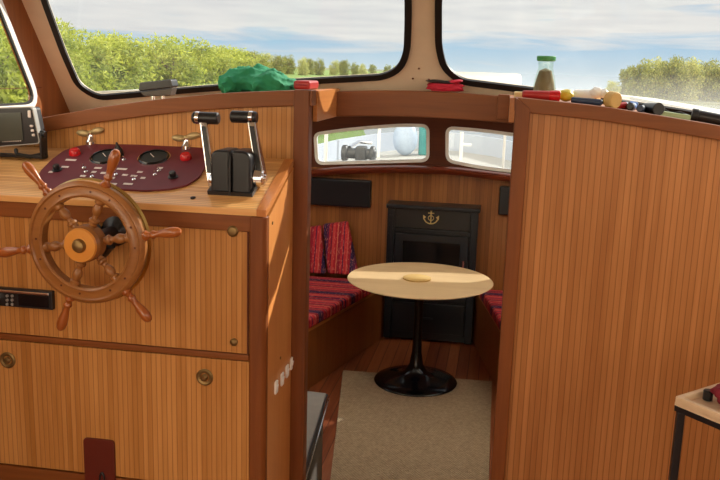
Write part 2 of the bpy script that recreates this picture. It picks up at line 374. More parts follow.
# beam over the companionway, with side cheeks
bm_ = struct(B().poly(atY(band(-.6, .035, lambda x: 1.823+.01*(1-((x+.28)/.32)**2), lambda x: 1.914+.012*(1-((x+.28)/.32)**2)), 3.0), (0, .05, 0)), 'trim_4', M['trim_x'], bevel=.005)
struct(B().poly([(-.612, 2.68, 1.824), (-.612, 3.06, 1.824), (-.612, 3.06, zt(-.6)-.004), (-.612, 2.68, zt(-.6)-.004)], (.014, 0, 0)), 'cheek', M['trim_y'], bm_)
struct(B().poly([(.02, 2.70, 1.845), (.02, 3.06, 1.845), (.02, 3.06, zt(0)-.006), (.02, 2.70, zt(0)-.006)], (.02, 0, 0)), 'cheek', M['trim_y'], bm_)
struct(B().box((-.02, 2.94, 1.84), (.02, 3.0, 1.925)), 'end_block', M['trim_x'], bm_, bevel=.003)

# --- windscreen wall, raked aft
RK = .75; WN = Vector((0, 1, RK)).normalized(); W0 = Vector((0, 3.07, 1.95))
def onW(x, y, off=0): return onP(x, y, W0+WN*off, WN)
def wpt(X, z, off=0):
    q = W0+WN*off; return Vector((X, q.y - (z-q.z)*RK, z))
g1 = [onW(66, 52), onW(82, 87), onW(95, 95.5), onW(143, 90.5), onW(200, 87), onW(293, 79), onW(387, 74)]
g1 = [onW(30, -60), onW(47, 0)] + [onW(66, 52), onW(80, 84), onW(98, 95.2)] + [onW(143, 91.3), onW(200, 86.5), onW(293, 79.5), onW(384, 74.3), onW(399, 66), onW(405, 50), onW(406, 20), onW(406, 0), onW(405, -60), wpt(-.38, 2.45), wpt(-1.62, 2.45)]
g2 = [onW(446, -60), onW(441, 0), onW(441, 45), onW(446, 66), onW(462, 79), onW(530, 87.5), onW(600, 97), onW(680, 109), onW(760, 123), onW(830, 134), onW(860, 120), wpt(1.25, 2.45), wpt(-.18, 2.45)]
g1 = rounded(g1, .035, 4); g2 = rounded(g2, .035, 4)
ww = [wpt(XL, 1.72), wpt(XR+.0, 1.60), wpt(XR, 2.64), wpt(XL, 2.64)]
ww = [wpt(XL, 1.74)] + [wpt(x, zt(x)-.045) for x in (-1.2, -.9, -.62)] + [wpt(-.6, 1.86), wpt(.03, 1.86)] + [wpt(x, zt(x)-.045) for x in (.1, .4, .8)] + [wpt(XR, 1.63), wpt(XR, 2.64), wpt(XL, 2.64)]
wf = struct(B().holed(ww, [g1, g2], WN*.008), 'wall_windscreen', M['white'], smooth=20)
for i, g in enumerate((g1, g2)):
    wd = struct(B().holed(grow(g, .020, WN), [grow(g, -.004, WN)], -WN*.010), f'window_{i+1}', M['rubber'], smooth=20)
    for vtx in wd.data.vertices: pass
    struct(B().poly([q+WN*.002 for q in g], WN*.004), 'glass_pane', M['glass'] if i == 0 else M['glass_dirty'], wd, smooth=0)
for k, (x, y) in enumerate([(413, 78), (429, 79), (419, 68), (63, 103)]):
    q = onW(x, y); struct(B().cyl(q, q-WN*.004, .004), 'screw', M['chrome'], wf)
# --- left side wall with window
sa, sb_ = onX(-12, -17, XL), onX(31, 92, XL); sdv = (sa-sb_)/(sa.z-sb_.z); zb = onX(10, 106.5, XL).z
s1 = rounded([sb_+sdv*(zb-sb_.z), Vector((XL, 1.3, zb)), Vector((XL, 1.3, 2.42)), sb_+sdv*(2.42-sb_.z)], [.09, .06, .06, .09], 6)
s1b = rounded([(XL, -1.2, 1.75), (XL, .9, 1.75), (XL, .9, 2.45), (XL, -1.2, 2.45)], .06)
sw = [(XL, -1.6, ZF-.06), (XL, 3.12, ZF-.06), (XL, 3.20, 1.8), (XL, 3.02, 2.04), (XL, 2.53, 2.7), (XL, -1.6, 2.7)]
wlft = struct(B().holed(sw, [s1, s1b], (-.010, 0, 0)), 'wall_left', M['sidedark'], smooth=20)
wfr = struct(B().holed(grow(s1, .020, (1, 0, 0)), [grow(s1, -.004, (1, 0, 0))], (.014, 0, 0)), 'window_3', M['whitegloss'], smooth=20)
struct(B().holed([q+Vector((.004, 0, 0)) for q in grow(s1, -.003, (1, 0, 0))], [[q+Vector((.004, 0, 0)) for q in grow(s1, -.012, (1, 0, 0))]], (.008, 0, 0)), 'gasket', M['rubber'], wfr, smooth=20)
struct(B().poly([q-Vector((.002, 0, 0)) for q in s1], (-.004, 0, 0)), 'glass_pane', M['glass'], wfr, smooth=0)
q = onX(33, 88, XL+.001); struct(B().box((XL, q.y-.3, q.z), (XL+.003, 2.98, q.z+.002)), 'seam', M['dark_x'], wlft)
# right wall with big side windows, aft wall with open doorway
s2 = rounded([(XR, -.9, 1.75), (XR, .7, 1.75), (XR, .7, 2.45), (XR, -.9, 2.45)], .08)
s3 = rounded([(XR, 1.0, 1.75), (XR, 2.7, 1.75), (XR, 2.45, 2.4), (XR, 1.0, 2.45)], .08)
sw = [(XR, -1.6, ZF-.06), (XR, 3.14, ZF-.06), (XR, 3.20, 1.8), (XR, 2.53, 2.7), (XR, -1.6, 2.7)]
struct(B().holed(sw, [s2, s3], (.04, 0, 0)), 'wall_right', M['sidewood'], smooth=20)
struct(B().holed([(XL, -1.6, ZF), (XR, -1.6, ZF), (XR, -1.6, 2.7), (XL, -1.6, 2.7)], [[(-1.5, -1.6, ZF+.25), (-.3, -1.6, ZF+.25), (-.3, -1.6, 2.5), (-1.5, -1.6, 2.5)], [(-.1, -1.6, 1.85), (1.2, -1.6, 1.85), (1.2, -1.6, 2.4), (-.1, -1.6, 2.4)]], (0, -.04, 0)), 'wall_back', M['sidewood'])
struct(B().box((XL-.05, -1.8, 2.62), (XR+.05, 2.62, 2.68)), 'ceiling', M['ceil'])
# ------------------------------------------------------------------ forward cabin
YF = 6.12
def far(x, y, Y=YF): return onY(x, y, Y)
h1 = rounded([far(314, 133), far(350, 128), far(400, 124), far(429, 124.5), far(429, 161.5), far(316, 164.5)], [.05, .3, .3, .06, .06, .06])
h2 = [far(446, 126.5), far(480, 129), far(530, 136), far(530, 176), far(480, 168.5), far(446, 161.5)]
h2[2] = Vector((.88, YF, h2[2].z-.06)); h2[3] = Vector((.88, YF, h2[3].z-.03)); h2 = rounded(h2, [.06, .3, .06, .06, .3, .06])
zr = far(420, 171).z
fw = struct(B().holed([(-1.9, YF, zr-.01), (1.0, YF, zr-.01), (1.0, YF, 1.80), (.5, YF, 1.84), (-.2, YF, 1.86), (-1.0, YF, 1.86), (-1.9, YF, 1.80)], [h1, h2], (0, .022, 0)), 'wall_front', M['dark_x'], smooth=20)
struct(B().box((-1.9, YF, -.06), (1.0, YF+.05, zr-.01)), 'lower_panel', M['tambour_far'], fw)
for i, h in enumerate((h1, h2)):
    wd = struct(B().holed(grow(h, .004, (0, 1, 0)), [grow(h, -.020, (0, 1, 0))], (0, .034, 0)), f'window_{i+4}', M['whitegloss'], smooth=20)
    wd.location.y -= .006
    struct(B().poly([q+Vector((0, .012, 0)) for q in h], (0, .004, 0)), 'glass_pane', M['glass_cabin'], wd, smooth=0)
rail = [far(290, 176, YF-.09), far(340, 171.5, YF-.12), far(400, 170.5, YF-.14), far(450, 172, YF-.14), far(510, 179, YF-.12), far(545, 186, YF-.09)]
b = B(); prof = [(.0, .028), (-.03, .028), (-.045, .01), (-.03, -.02), (.0, -.028)]
rings = []
N_ = 24
for i in range(N_+1):
    t = i/N_*5; k = min(int(t), 4); a, d = rail[k], rail[k+1]; q = a.lerp(d, t-k)
    rings.append([b.bm.verts.new((q.x, (YF-.002) if j in (0, 4) else q.y+pz[0]+.045, q.z+pz[1])) for j, pz in enumerate(prof)])
for A, D in zip(rings, rings[1:]):
    for j in range(5): b.bm.faces.new((A[j], A[(j+1) % 5], D[(j+1) % 5], D[j]))
b.bm.faces.new(rings[0]); b.bm.faces.new(rings[-1][::-1])
struct(b, 'trim_5', M['rail_x'], smooth=60)
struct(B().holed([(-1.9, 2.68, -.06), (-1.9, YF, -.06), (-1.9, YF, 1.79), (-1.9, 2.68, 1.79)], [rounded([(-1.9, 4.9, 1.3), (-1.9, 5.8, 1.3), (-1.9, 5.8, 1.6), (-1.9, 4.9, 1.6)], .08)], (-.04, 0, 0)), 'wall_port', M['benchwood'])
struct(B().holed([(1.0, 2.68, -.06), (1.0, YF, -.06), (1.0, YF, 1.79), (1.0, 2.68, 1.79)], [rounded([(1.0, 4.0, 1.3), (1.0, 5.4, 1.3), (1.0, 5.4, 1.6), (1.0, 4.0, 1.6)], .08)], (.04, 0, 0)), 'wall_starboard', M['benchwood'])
b = B(); n = 16   # cambered coachroof
def zc(x): return 1.915 - .055*((x+.45)/1.4)**2
xs = [-1.95+3.0*i/n for i in range(n+1)]
SKX0, SKX1, SKY0, SKY1 = -.60, .03, 3.9, 4.7  # roof opening at the hatch, added to let more light into the cabin
def roofseg(x0, x1, y0, y1, n=6):
    xs = [x0+(x1-x0)*i/n for i in range(n+1)]
    b.poly([(x, y0, zc(x)) for x in xs] + [(x, y0, zc(x)-.04) for x in reversed(xs)], (0, y1-y0, 0))
roofseg(-1.95, -1.45, 3.22, 6.2, 2); roofseg(-1.45, -.75, 3.22, 3.5, 3); roofseg(-1.45, -.75, 5.6, 6.2, 3); roofseg(-.75, SKX0, 3.22, 6.2, 1); roofseg(SKX1, .2, 3.22, 6.2, 1); roofseg(.2, .8, 3.22, 3.5, 2); roofseg(.2, .8, 5.6, 6.2, 2); roofseg(.8, 1.05, 3.22, 6.2, 1); roofseg(SKX0, SKX1, 3.22, SKY0); roofseg(SKX0, SKX1, SKY1, 6.2)
cr_ = struct(b, 'ceiling', M['deck'])
for xa, xb in ((-1.45, -.75), (.2, .8)):  # unseen frosted roof panes, added to brighten the cabin
    b = B(); xs = [xa+(xb-xa)*i/3 for i in range(4)]
    b.poly([(x, 3.5, zc(x)-.015) for x in xs] + [(x, 3.5, zc(x)-.025) for x in reversed(xs)], (0, 2.1, 0)); struct(b, 'added_skylight', M['hatch'], cr_)

# rug
RUG = [onZ(343, 370, .012), onZ(492, 381, .012)]
ra, rb = RUG; rc = Vector((.05, 3.0, .012)); rd = Vector((-.62, 3.0, .012))
b = B(); b.poly([ra, rb, rc, rd], (0, 0, -.010)); tag(b.build('rug', 'rug', bevel=.003), 'beige woven sisal rug on the cabin floor in the doorway', 'rug')

# ================================================================== CABIN THINGS
# pedestal table
TC = Vector((-.452, 5.11, .0125)); TZ = .70-.0125
t = thing('pedestal_table', 'round pale oak table on a black trumpet pedestal in the forward cabin', 'table', TC)
R = .462
B().lathe([(0, -.028), (R-.09, -.028), (R-.02, -.014), (R, -.004), (R-.003, 0), (0, 0)], TC+Vector((0, 0, TZ)), seg=72).build('tabletop', 'table', t)
B().lathe([(.268, 0), (.27, .006), (.262, .014), (.2, .026), (.13, .042), (.075, .07), (.045, .12), (.032, .2), (.027, .32), (.026, .48), (.03, .58), (.045, .64), (.09, TZ-.03)], TC, seg=56).build('pedestal', 'blackgloss', t)
B().lathe([(0, -.05), (.15, -.05), (.15, -.029), (0, -.029)], TC+Vector((0, 0, TZ)), seg=40).build('mounting_plate', 'black', t)
q = onZ(417, 279, TC.z+TZ)
tag(B().lathe([(0, 0), (.088, 0), (.09, .003), (.09, .008), (.087, .010), (0, .010)], (q.x, q.y, TC.z+TZ+.0005), seg=48).build('trivet', 'tan'), 'thin round wooden trivet lying on the round table', 'trivet')

# port bench
BF = [onZ(386, 335, 0), onZ(310, 388, 0)]; bd = (BF[1]-BF[0]).normalized(); P0 = BF[0]; P1 = P0 + bd*((3.0-P0.y)/bd.y)
SZ = .40
bench = thing('bench', 'wooden bench along the port side carrying the striped seat cushions', 'bench', ((P0.x+P1.x)/2-.3, 4.6, 0))
P0t = Vector((P0.x, min(P0.y, YF-.01), 0)); XB = -1.88
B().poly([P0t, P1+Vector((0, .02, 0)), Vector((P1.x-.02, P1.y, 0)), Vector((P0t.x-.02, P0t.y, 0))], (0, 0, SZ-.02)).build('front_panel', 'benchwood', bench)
B().poly([Vector((P0t.x, P0t.y, SZ-.02)), Vector((P1.x, P1.y, SZ-.02)), Vector((XB, P1.y, SZ-.02)), Vector((XB, P0t.y, SZ-.02))], (0, 0, .02)).build('seat_board', 'trim_y', bench, bevel=.003)
# seat cushions (cross-striped), two in a row
def cushion_poly(pts, h, name, mat, label, group=None, pf=.02):
    b = B(); b.poly([Vector(p) for p in pts], (0, 0, h)); o = b.build(name, mat, bevel=pf, bseg=4, smooth=60); tag(o, label, 'cushion', group); return o
nx = Vector((1, .0, 0)) * .012
def bx(y): k = (y-P0.y)/bd.y; return P0.x+bd.x*k+.012
cushion_poly([(bx(5.86), 5.86, SZ+.001), (bx(5.30), 5.30, SZ+.001), (-1.56, 5.30, SZ+.001), (-1.50, 5.86, SZ+.001)], .075, 'seat_cushion', 'stripe_y', 'red striped seat cushion on the port bench, nearest the stove')
cushion_poly([(bx(5.29), 5.29, SZ+.001), (bx(4.3), 4.3, SZ+.001), (-1.6, 4.3, SZ+.001), (-1.56, 5.29, SZ+.001)], .075, 'seat_cushion', 'stripe_y', 'red striped seat cushion on the port bench, cut off by the door post')
# backrests leaning on the forward wall
def backc(px, lab, Yb, Yt):
    bl, br, tr, tl = px
    pts = [onY(*bl, Yb), onY(*br, Yb), onY(*tr, Yt), onY(*tl, Yt)]
    zmin = SZ+.078
    for k in (0, 1): pts[k].z = max(pts[k].z-.0, zmin)
    o = B().poly(pts, (0, .07, 0)).build('back_cushion', 'stripe_x', bevel=.018, bseg=4, smooth=60); return tag(o, lab, 'cushion')
backc([(327, 280), (358, 276), (347, 222), (322, 225)], 'upright striped back cushion on the port bench, the one nearer the stove', 5.93, 6.02)
backc([(300, 284), (325, 281), (320, 226), (296, 230)], 'upright striped back cushion partly hidden by the door post', 5.91, 6.00)
# starboard bench
S0 = onZ(472, 338, 0); S1 = onZ(493, 381, 0); sd = (S1-S0).normalized(); S2 = S0+sd*((3.2-S0.y)/sd.y)
S0.y = min(S0.y, YF-.01)
b2 = thing('bench', 'wooden bench on the starboard side seen past the right door post', 'bench', (S0.x+.4, 4.8, 0))
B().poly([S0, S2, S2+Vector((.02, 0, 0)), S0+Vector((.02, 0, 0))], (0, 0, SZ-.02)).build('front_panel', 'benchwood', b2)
B().poly([S0+Vector((0, 0, SZ-.02)), S2+Vector((0, 0, SZ-.02)), Vector((.98, S2.y, SZ-.02)), Vector((.98, S0.y, SZ-.02))], (0, 0, .02)).build('seat_board', 'trim_y', b2, bevel=.003)
def sx_(y): k = (y-S0.y)/sd.y; return S0.x+sd.x*k-.012
cushion_poly([(sx_(5.84), 5.84, SZ+.001), (sx_(4.6), 4.6, SZ+.001), (.7, 4.6, SZ+.001), (.7, 5.84, SZ+.001)], .075, 'seat_cushion', 'stripe_y', 'red striped seat cushion on the starboard bench beside the table')

# stove
SY = 5.93
xl, xr_ = far(386, 260, SY).x, far(476, 260, SY).x; zt_ = far(430, 206, SY).z; zl = .02
st = thing('stove', 'black cast iron stove with gold anchor emblem on the forward cabin wall', 'stove', ((xl+xr_)/2, (SY+YF)/2, 0))
B().box((xl+.02, SY+.02, zl), (xr_-.02, YF-.004, zt_-.03)).build('body', 'stove', st, bevel=.004)
B().box((xl-.01, SY-.02, zt_-.03), (xr_+.01, YF-.004, zt_)).build('mantel', 'stovetrim', st, bevel=.006)
for xa in (xl, xr_-.055): B().box((xa, SY-.005, zl), (xa+.055, SY+.03, zt_-.03)).box((xa+.012, SY-.012, zl+.5), (xa+.043, SY-.004, zt_-.08)).build('side_pillar', 'stovetrim', st, bevel=.003)
def fz(y): return far(430, y, SY).z
B().box((xl+.055, SY, fz(233)), (xr_-.055, SY+.03, fz(230))).build('cross_bar', 'stovetrim', st, bevel=.002)
B().box((xl+.055, SY+.008, fz(229)), (xr_-.055, SY+.025, fz(210))).build('upper_panel', 'stove', st, bevel=.003)
d = B().holed([(xl+.06, SY-.012, fz(292)), (xr_-.06, SY-.012, fz(292)), (xr_-.06, SY-.012, fz(235)), (xl+.06, SY-.012, fz(235))], [[(xl+.12, SY-.012, fz(284)), (xr_-.12, SY-.012, fz(284)), (xr_-.12, SY-.012, fz(242)), (xl+.12, SY-.012, fz(242))]], (0, .03, 0)).build('fire_door', 'stovetrim', st, bevel=.002)
B().box((xl+.12, SY+.0, fz(284)), (xr_-.12, SY+.006, fz(242))).build('door_glass', 'blackgloss', d)
B().cyl((xr_-.09, SY-.03, fz(275)), (xr_-.09, SY-.03, fz(258)), .008).box((xr_-.094, SY-.03, fz(260)), (xr_-.086, SY-.01, fz(258))).build('door_handle', 'chrome', d)
ad = B().box((xl+.06, SY-.008, fz(333)), (xr_-.06, SY+.02, fz(304))).box((xl+.06, SY-.008, fz(302)), (xr_-.06, SY+.02, fz(296))).build('ash_door', 'stove', st, bevel=.004)
B().cyl((-.52, SY-.02, fz(318)), (-.42, SY-.02, fz(318)), .007).build('ash_handle', 'stovetrim', ad)
# anchor emblem
ec = far(431, 217, SY-.004); b = B(); y_ = SY-.004
def e2(u, v): return Vector((ec.x+u, y_, ec.z+v))
b.tube([e2(0, -.05), e2(0, .045)], .0045, 8); b.tube([e2(-.022, .028), e2(.022, .028)], .004, 8)
b.tube([e2(.05*sin(a), -.005-.045*cos(a)) for a in [radians(k) for k in range(-75, 76, 10)]], .0045, 8)
b.tube([e2(.010*cos(a), .055+.010*sin(a)) for a in [k*pi/6 for k in range(12)]], .003, 6, closed=True)
b.tube([e2(.02*cos(a), -.008+.018*sin(a)) for a in [k*pi/6 for k in range(12)]], .003, 6, closed=True)
for s_ in (-1, 1): b.poly([e2(s_*.058, .012), e2(s_*.036, -.002), e2(s_*.056, -.022)], (0, .006, 0))
b.build('anchor_emblem', 'emblem', st, label='gold anchor emblem')
# dark boxes on forward wall
q0, q1 = far(312, 205, YF-.06), far(371, 181, YF-.06)
t = tag(B().box((q0.x-.1, YF-.06, q0.z), (q1.x, YF-.004, q1.z)).build('wall_speaker', 'stove', bevel=.012), 'wide black wall speaker mounted under the left cabin window', 'speaker')
q0, q1 = far(498, 215, YF-.06), far(512, 187, YF-.06)
tag(B().box((q0.x, YF-.06, q0.z), (q1.x+.25, YF-.004, q1.z)).build('wall_speaker', 'stove', bevel=.012), 'black wall speaker beside the right door post under the right cabin window', 'speaker')
# grey step box inside doorway on the left
Z5 = .45
A = onZ(326, 393, Z5); Dp = onZ(308, 452, Z5); dr = (Dp-A).normalized(); E_ = A + dr*1.0
t = thing('step_box', 'grey topped step box with metal edging inside the doorway at left', 'box', (A.x-.2, 3.4, 0))
pts = [A, E_, Vector((E_.x-.3, E_.y, Z5)), Vector((-1.08, A.y+.02, Z5))]
B().poly([p_-Vector((0, 0, .02)) for p_ in pts], (0, 0, .02)).build('lid', 'grey', t, bevel=.003)
B().poly([Vector((p_.x*1-.012 if k < 2 else p_.x, p_.y, 0.0)) for k, p_ in enumerate(pts)], (0, 0, Z5-.021)).build('cabinet', 'darkgrey', t)
e0, e1 = A+Vector((.004, 0, -.010)), E_+Vector((.004, 0, -.010))
B().tube([e0, e1], .006, 8).build('edge_strip', 'black', t)
B().tube([e0+Vector((.010, 0, -.02)), e1+Vector((.010, 0, -.02))], .004, 8).tube([e0+Vector((.006, 0, -.035)), e1+Vector((.006, 0, -.035))], .003, 8).build('edge_strip', 'chrome', t)

# ================================================================== HELM CONSOLE
YC = 2.30; ZC = 1.593; XC = -.657   # starboard face
CS = Vector((0, .32, .122)).normalized(); CN = Vector((0, -.122, .32)).normalized(); CP = Vector((0, YC, ZC+.001))
def onC(x, y, h=0): return onP(x, y, CP+CN*h, CN)
con = thing('helm_console', 'wooden helm console with slanted top left of the doorway', 'console', (-1.08, 2.45, ZF))
XE = XL+.004
# countertop slab
B().poly([(XE, YC-.012, ZC-.004), (XE, 2.605, ZC+.112), (XE, 2.605, ZC+.092), (XE, YC-.012, ZC-.024)], (XC-.028-XE, 0, 0)).build('countertop', 'counter', con, bevel=.002)
# right edge lip
B().poly([(XC-.0285, YC-.012, ZC-.024), (XC-.0285, 2.602, ZC+.092), (XC-.0285, 2.602, ZC+.1135), (XC-.0285, YC-.012, ZC-.0025)], (.030, 0, 0)).build('edge_moulding', 'trim_y', con, bevel=.0015)
# side panel
B().poly([(XC-.015, YC+.02, ZF+.001), (XC-.015, 2.603, ZF+.001), (XC-.015, 2.603, ZC+.086), (XC-.015, YC+.02, ZC-.028)], (.016, 0, 0)).build('side_panel', 'sidewood', con)
# front fascia + rails + corner post
B().box((XE, YC-.004, ZC-.073), (XC-.048, YC+.02, ZC-.024)).build('fascia', 'trim_x', con, bevel=.003)
cp = [(XC-.051, YC-.008), (XC-.012, YC-.008), (XC, YC+.004), (XC, YC+.035), (XC-.051, YC+.035)]
B().poly([Vector((a, b_, ZF+.001)) for a, b_ in cp], (0, 0, ZC-.026-ZF)).build('corner_post', 'trim_z', con, bevel=.005, bseg=3)
up = B().box((XE, YC+.002, 1.143), (XC-.053, YC+.02, ZC-.074)).build('upper_panel', 'tambour', con)
B().box((XE, YC-.004, 1.122), (XC-.053, YC+.02, 1.141)).build('middle_rail', 'trim_x', con, bevel=.003)
lp = B().box((XE, YC+.0, .69), (XC-.053, YC+.018, 1.1185)).build('lower_door', 'tambour', con, bevel=.002)
B().box((XE, YC-.004, ZF+.001), (XC-.06, YC+.02, .686)).build('bottom_rail', 'trim_x', con, bevel=.003)
# panel edge beads
B().box((XC-.059, YC-.003, 1.143), (XC-.054, YC+.004, ZC-.074)).build('bead', 'dark_x', up)
def disc(px, py, prof, name, mat, parent, Y=YC, seg=24, **k):
    q = onY(px, py, Y); return B().lathe(prof, q, (0, -1, 0), seg).build(name, mat, parent, **k)
disc(233, 231, [(.016, -.004), (.017, .004), (.012, .009), (.0, .011)], 'snap_knob', 'brassdull', up, label='small brass snap')
disc(234, 342, [(.011, -.004), (.012, .004), (.008, .008), (.0, .010)], 'snap_knob', 'brassdull', up, label='small brass snap')
for x, y in ((205, 377), (8, 360)):
    l = disc(x, y, [(.026, -.003), (.027, .003), (.022, .006), (.015, .004), (.014, -.002)], 'ring_pull', 'brassdull', lp, label='round brass ring pull')
    q = onY(x, y, YC); B().lathe([(.010, .000), (.011, .006), (.005, .012), (0, .012)], q, (0, -1, 0), 16).build('button', 'brassdull', l)
q = onY(98, 340, YC)
# dark red plate handle at the foot of the lower door
pa, pb = onY(86, 480, YC-.0), onY(115, 440, YC-.0)
pl = B().poly(rounded([(pa.x, YC+.001, .62), (pb.x, YC+.001, .62), (pb.x, YC+.001, pb.z), (pa.x, YC+.001, pb.z)], .014), (0, -.010, 0)).build('handle_plate', 'oxblood', lp, bevel=.002, label='dark red plastic plate')
qc = onY(102, 478, YC-.012); B().tube([qc+Vector((.017*cos(a)*.5, 0, .03*sin(a)-.012)) for a in [k*pi/8 for k in range(9)]], .003, 8).build('finger_slot', 'black', pl)
# black knob low left seen in photo near side panel: switches
for i, (x, y) in enumerate([(275, 387), (281, 379), (286, 371), (290.5, 363)]):
    q = onX(x, y, XC); q.x = XC+.0012
    s = B().poly(rounded([q+Vector((0, -.015, -.021)), q+Vector((0, .015, -.021)), q+Vector((0, .015, .021)), q+Vector((0, -.015, .021))], .006), (.006, 0, 0)).build('switch', 'whiteplastic', con, bevel=.0015, label='white rocker switch')
    B().box((XC+.007, q.y-.006, q.z-.008), (XC+.010, q.y+.006, q.z+.008), Matrix.Rotation(.15, 3, 'Y')).build('rocker', 'whiteplastic', s)
for x, y in ((280, 358), (272, 223)):
    q = onX(x, y, XC); B().cyl((XC+.0005, q.y, q.z), (XC+.003, q.y, q.z), .005).build('screw', 'brassdull', con)
# radio
ra_, rb_ = onY(-62, 305, YC-.02), onY(51, 291, YC-.02)
rz0, rz1 = onY(25, 308.5, YC-.02).z, onY(25, 290, YC-.02).z
rad = thing('car_radio', 'black radio with chrome trim set in the console below the steering wheel', 'radio', ((ra_.x+rb_.x)/2, YC-.01, rz0))
B().box((ra_.x, YC-.016, rz0), (rb_.x, YC+.0015, rz1)).build('bezel', 'black', rad, bevel=.003)
B().box((ra_.x+.006, YC-.022, rz1-.013), (rb_.x-.008, YC-.015, rz1-.005)).build('chrome_strip', 'chrome', rad, bevel=.002)
q = onY(33, 300, YC-.02); B().box((q.x-.05, YC-.020, rz0+.008), (rb_.x-.012, YC-.016, rz1-.016)).build('display', 'blackgloss', rad, bevel=.001)
for i in range(2):
    for j in range(3):
        q = onY(7+i*5, 296+j*4.2, YC-.02); B().cyl((q.x, YC-.016, q.z), (q.x, YC-.022, q.z), .0045, bev=.001).build('button', 'grey', rad)
q = onY(-4, 299, YC-.02); B().cyl((q.x, YC-.016, q.z), (q.x, YC-.032, q.z), .017, .015, bev=.002).build('volume_knob', 'chrome', rad)

# ------------------------------------------------------------------ ship wheel
YW = 2.12; wc = onY(87.5, 242.5, YW)
wh = thing('ship_wheel', 'six-spoke wooden ship wheel mounted on the front of the helm console', 'steering wheel', (wc.x, YW, wc.z-.28))
RO, RI = .175, .130
ax = (0, -1, 0)
B().lathe([(RI, -.016), (RO-.004, -.016), (RO, -.010), (RO, .008), (RO-.006, .016), (RO-.012, .018), (RO-.016, .014), (RI+.012, .014), (RI+.006, .018), (RI, .014), (RI, -.016)], wc, ax, 72).build('rim', 'wheel', wh)
B().lathe([(.158, -.030), (.176, -.030), (.180, -.024), (.176, -.015), (.158, -.015), (.158, -.030)], wc, ax, 72).build('rear_ring', 'brass', wh)
B().lathe([(0, -.02), (.048, -.02), (.052, -.01), (.052, .026), (.046, .034), (0, .034)], wc, ax, 40).build('hub', 'wheel', wh)
B().lathe([(.018, .034), (.046, .034), (.049, .040), (.046, .046), (.02, .047), (.018, .034)], wc, ax, 48).build('hub_plate', 'bronze', wh, label='polished amber hub ring')
B().lathe([(0, .034), (.019, .034), (.020, .050), (.016, .058), (.006, .062), (0, .062)], wc, ax, 24).build('hub_nut', 'brassdull', wh, label='dull brass hub nut')
B().cyl(wc+Vector((0, .03, 0)), (wc.x, YC+.001, wc.z), .020).lathe([(.045, 0), (.045, .008), (.03, .02), (.02, .03)], (wc.x, YC+.001, wc.z), ax, 24).build('shaft', 'black', wh)
for k in range(6):
    a = radians(10+60*k); dv = Vector((cos(a), 0, sin(a)))
    B().lathe([(.010, .050), (.011, .060), (.015, .064), (.015, .070), (.009, .075), (.008, .083), (.013, .092), (.015, .102), (.012, .112), (.010, .117), (.015, .121), (.015, .132)], wc, dv, 16).build('spoke', 'wheel', wh)
    B().lathe([(.014, RO-.004), (.015, RO+.004), (.010, RO+.010), (.0085, RO+.016), (.0125, RO+.022), (.0125, RO+.026), (.009, RO+.032), (.010, RO+.045), (.0145, RO+.068), (.0155, RO+.084), (.013, RO+.098), (.007, RO+.106), (0, RO+.108)], wc, dv, 16).build('handle', 'wheel_dark', wh, label='turned reddish wood handle')
    for da in (-.2, .2):
        for rr in (.148,):
            q = wc + Vector((cos(a+da), 0, sin(a+da)))*rr; B().cyl(q+Vector((0, -.0135, 0)), q+Vector((0, -.0150, 0)), .0032, seg=10).build('plug', 'dark_x', wh)
# black lever behind the wheel
la, lb = onY(100, 232, YC-.03), onY(110, 254, YC-.03)
tag(B().tube([onY(96, 228, YC-.02), onY(104, 236, YC-.04), onY(110, 246, YC-.045), onY(103, 257, YC-.02)], .010, 10, rf=lambda t: .008+.010*sin(pi*t)).cyl(onY(96, 228, YC), onY(96, 228, YC-.03), .014).build('lever', 'black'), 'black curved lever on the console behind the ship wheel', 'lever')

# ------------------------------------------------------------------ instrument panel on the slanted top
out = [(37, 181), (41, 172), (52, 161), (64, 152), (80, 147), (95, 145.5), (150, 146), (204, 148), (207, 156), (206, 167), (200, 178), (188, 186), (170, 190.5), (145, 192), (120, 190.5), (62, 191.5), (46, 190), (38, 186)]
op = rounded([onC(x, y) for x, y in out], .012, 3)
cen = sum(op, Vector())/len(op)
ip = thing('instrument_panel', 'maroon instrument panel with gauges on the slanted console top', 'instrument panel', (cen.x, cen.y, cen.z))
B().poly(op, CN*.006).build('panel_plate', 'maroon', ip, bevel=.001)
H = .006
for x, y in ((106, 157.5), (154, 158)):
    q = onC(x, y, H); g = B().lathe([(.044, 0), (.050, 0), (.051, .004), (.047, .008), (.044, .007), (.044, 0)], q, CN, 40).build('gauge', 'blackgloss', ip)
    B().lathe([(0, 0), (.044, 0), (.044, .003), (0, .003)], q, CN, 40).build('dial', 'gaugeface', g)
    B().tube([q+CN*.004, q+CN*.004+Vector((-.02, .02, .008))], .0012, 6).build('needle', 'label', g)
    B().lathe([(.0515, 0), (.0535, 0), (.0535, .003), (.0515, .003), (.0515, 0)], q, CN, 40).build('gauge_ring', 'chrome', g)
for x, y in ((75, 154), (186, 158.5)):
    q = onC(x, y, H); o = B().lathe([(0, 0), (.019, 0), (.019, .004), (.017, .014), (.013, .018), (0, .018)], q, CN, 24).build('warning_light', 'redknob', ip, label='red domed warning light')
for x, y in ((57, 170), (173, 177)):
    q = onC(x, y, H); B().lathe([(.016, 0), (.016, .003), (.010, .004), (.011, .016), (.008, .020), (0, .020)], q, CN, 20).build('knob', 'black', ip, label='black rotary knob')
for x, y in ((86, 172), (92, 177), (84, 168), (159, 171), (155, 175), (124, 160), (116, 175), (134, 180)):
    q = onC(x, y, H); g = B().lathe([(.007, 0), (.007, .003), (.005, .005), (0, .005)], q, CN, 14).build('toggle_switch', 'chrome', ip)
    B().tube([q+CN*.004, q+CN*.014+Vector((.001, -.004, 0))], .0022, 8).build('toggle_lever', 'chrome', g)
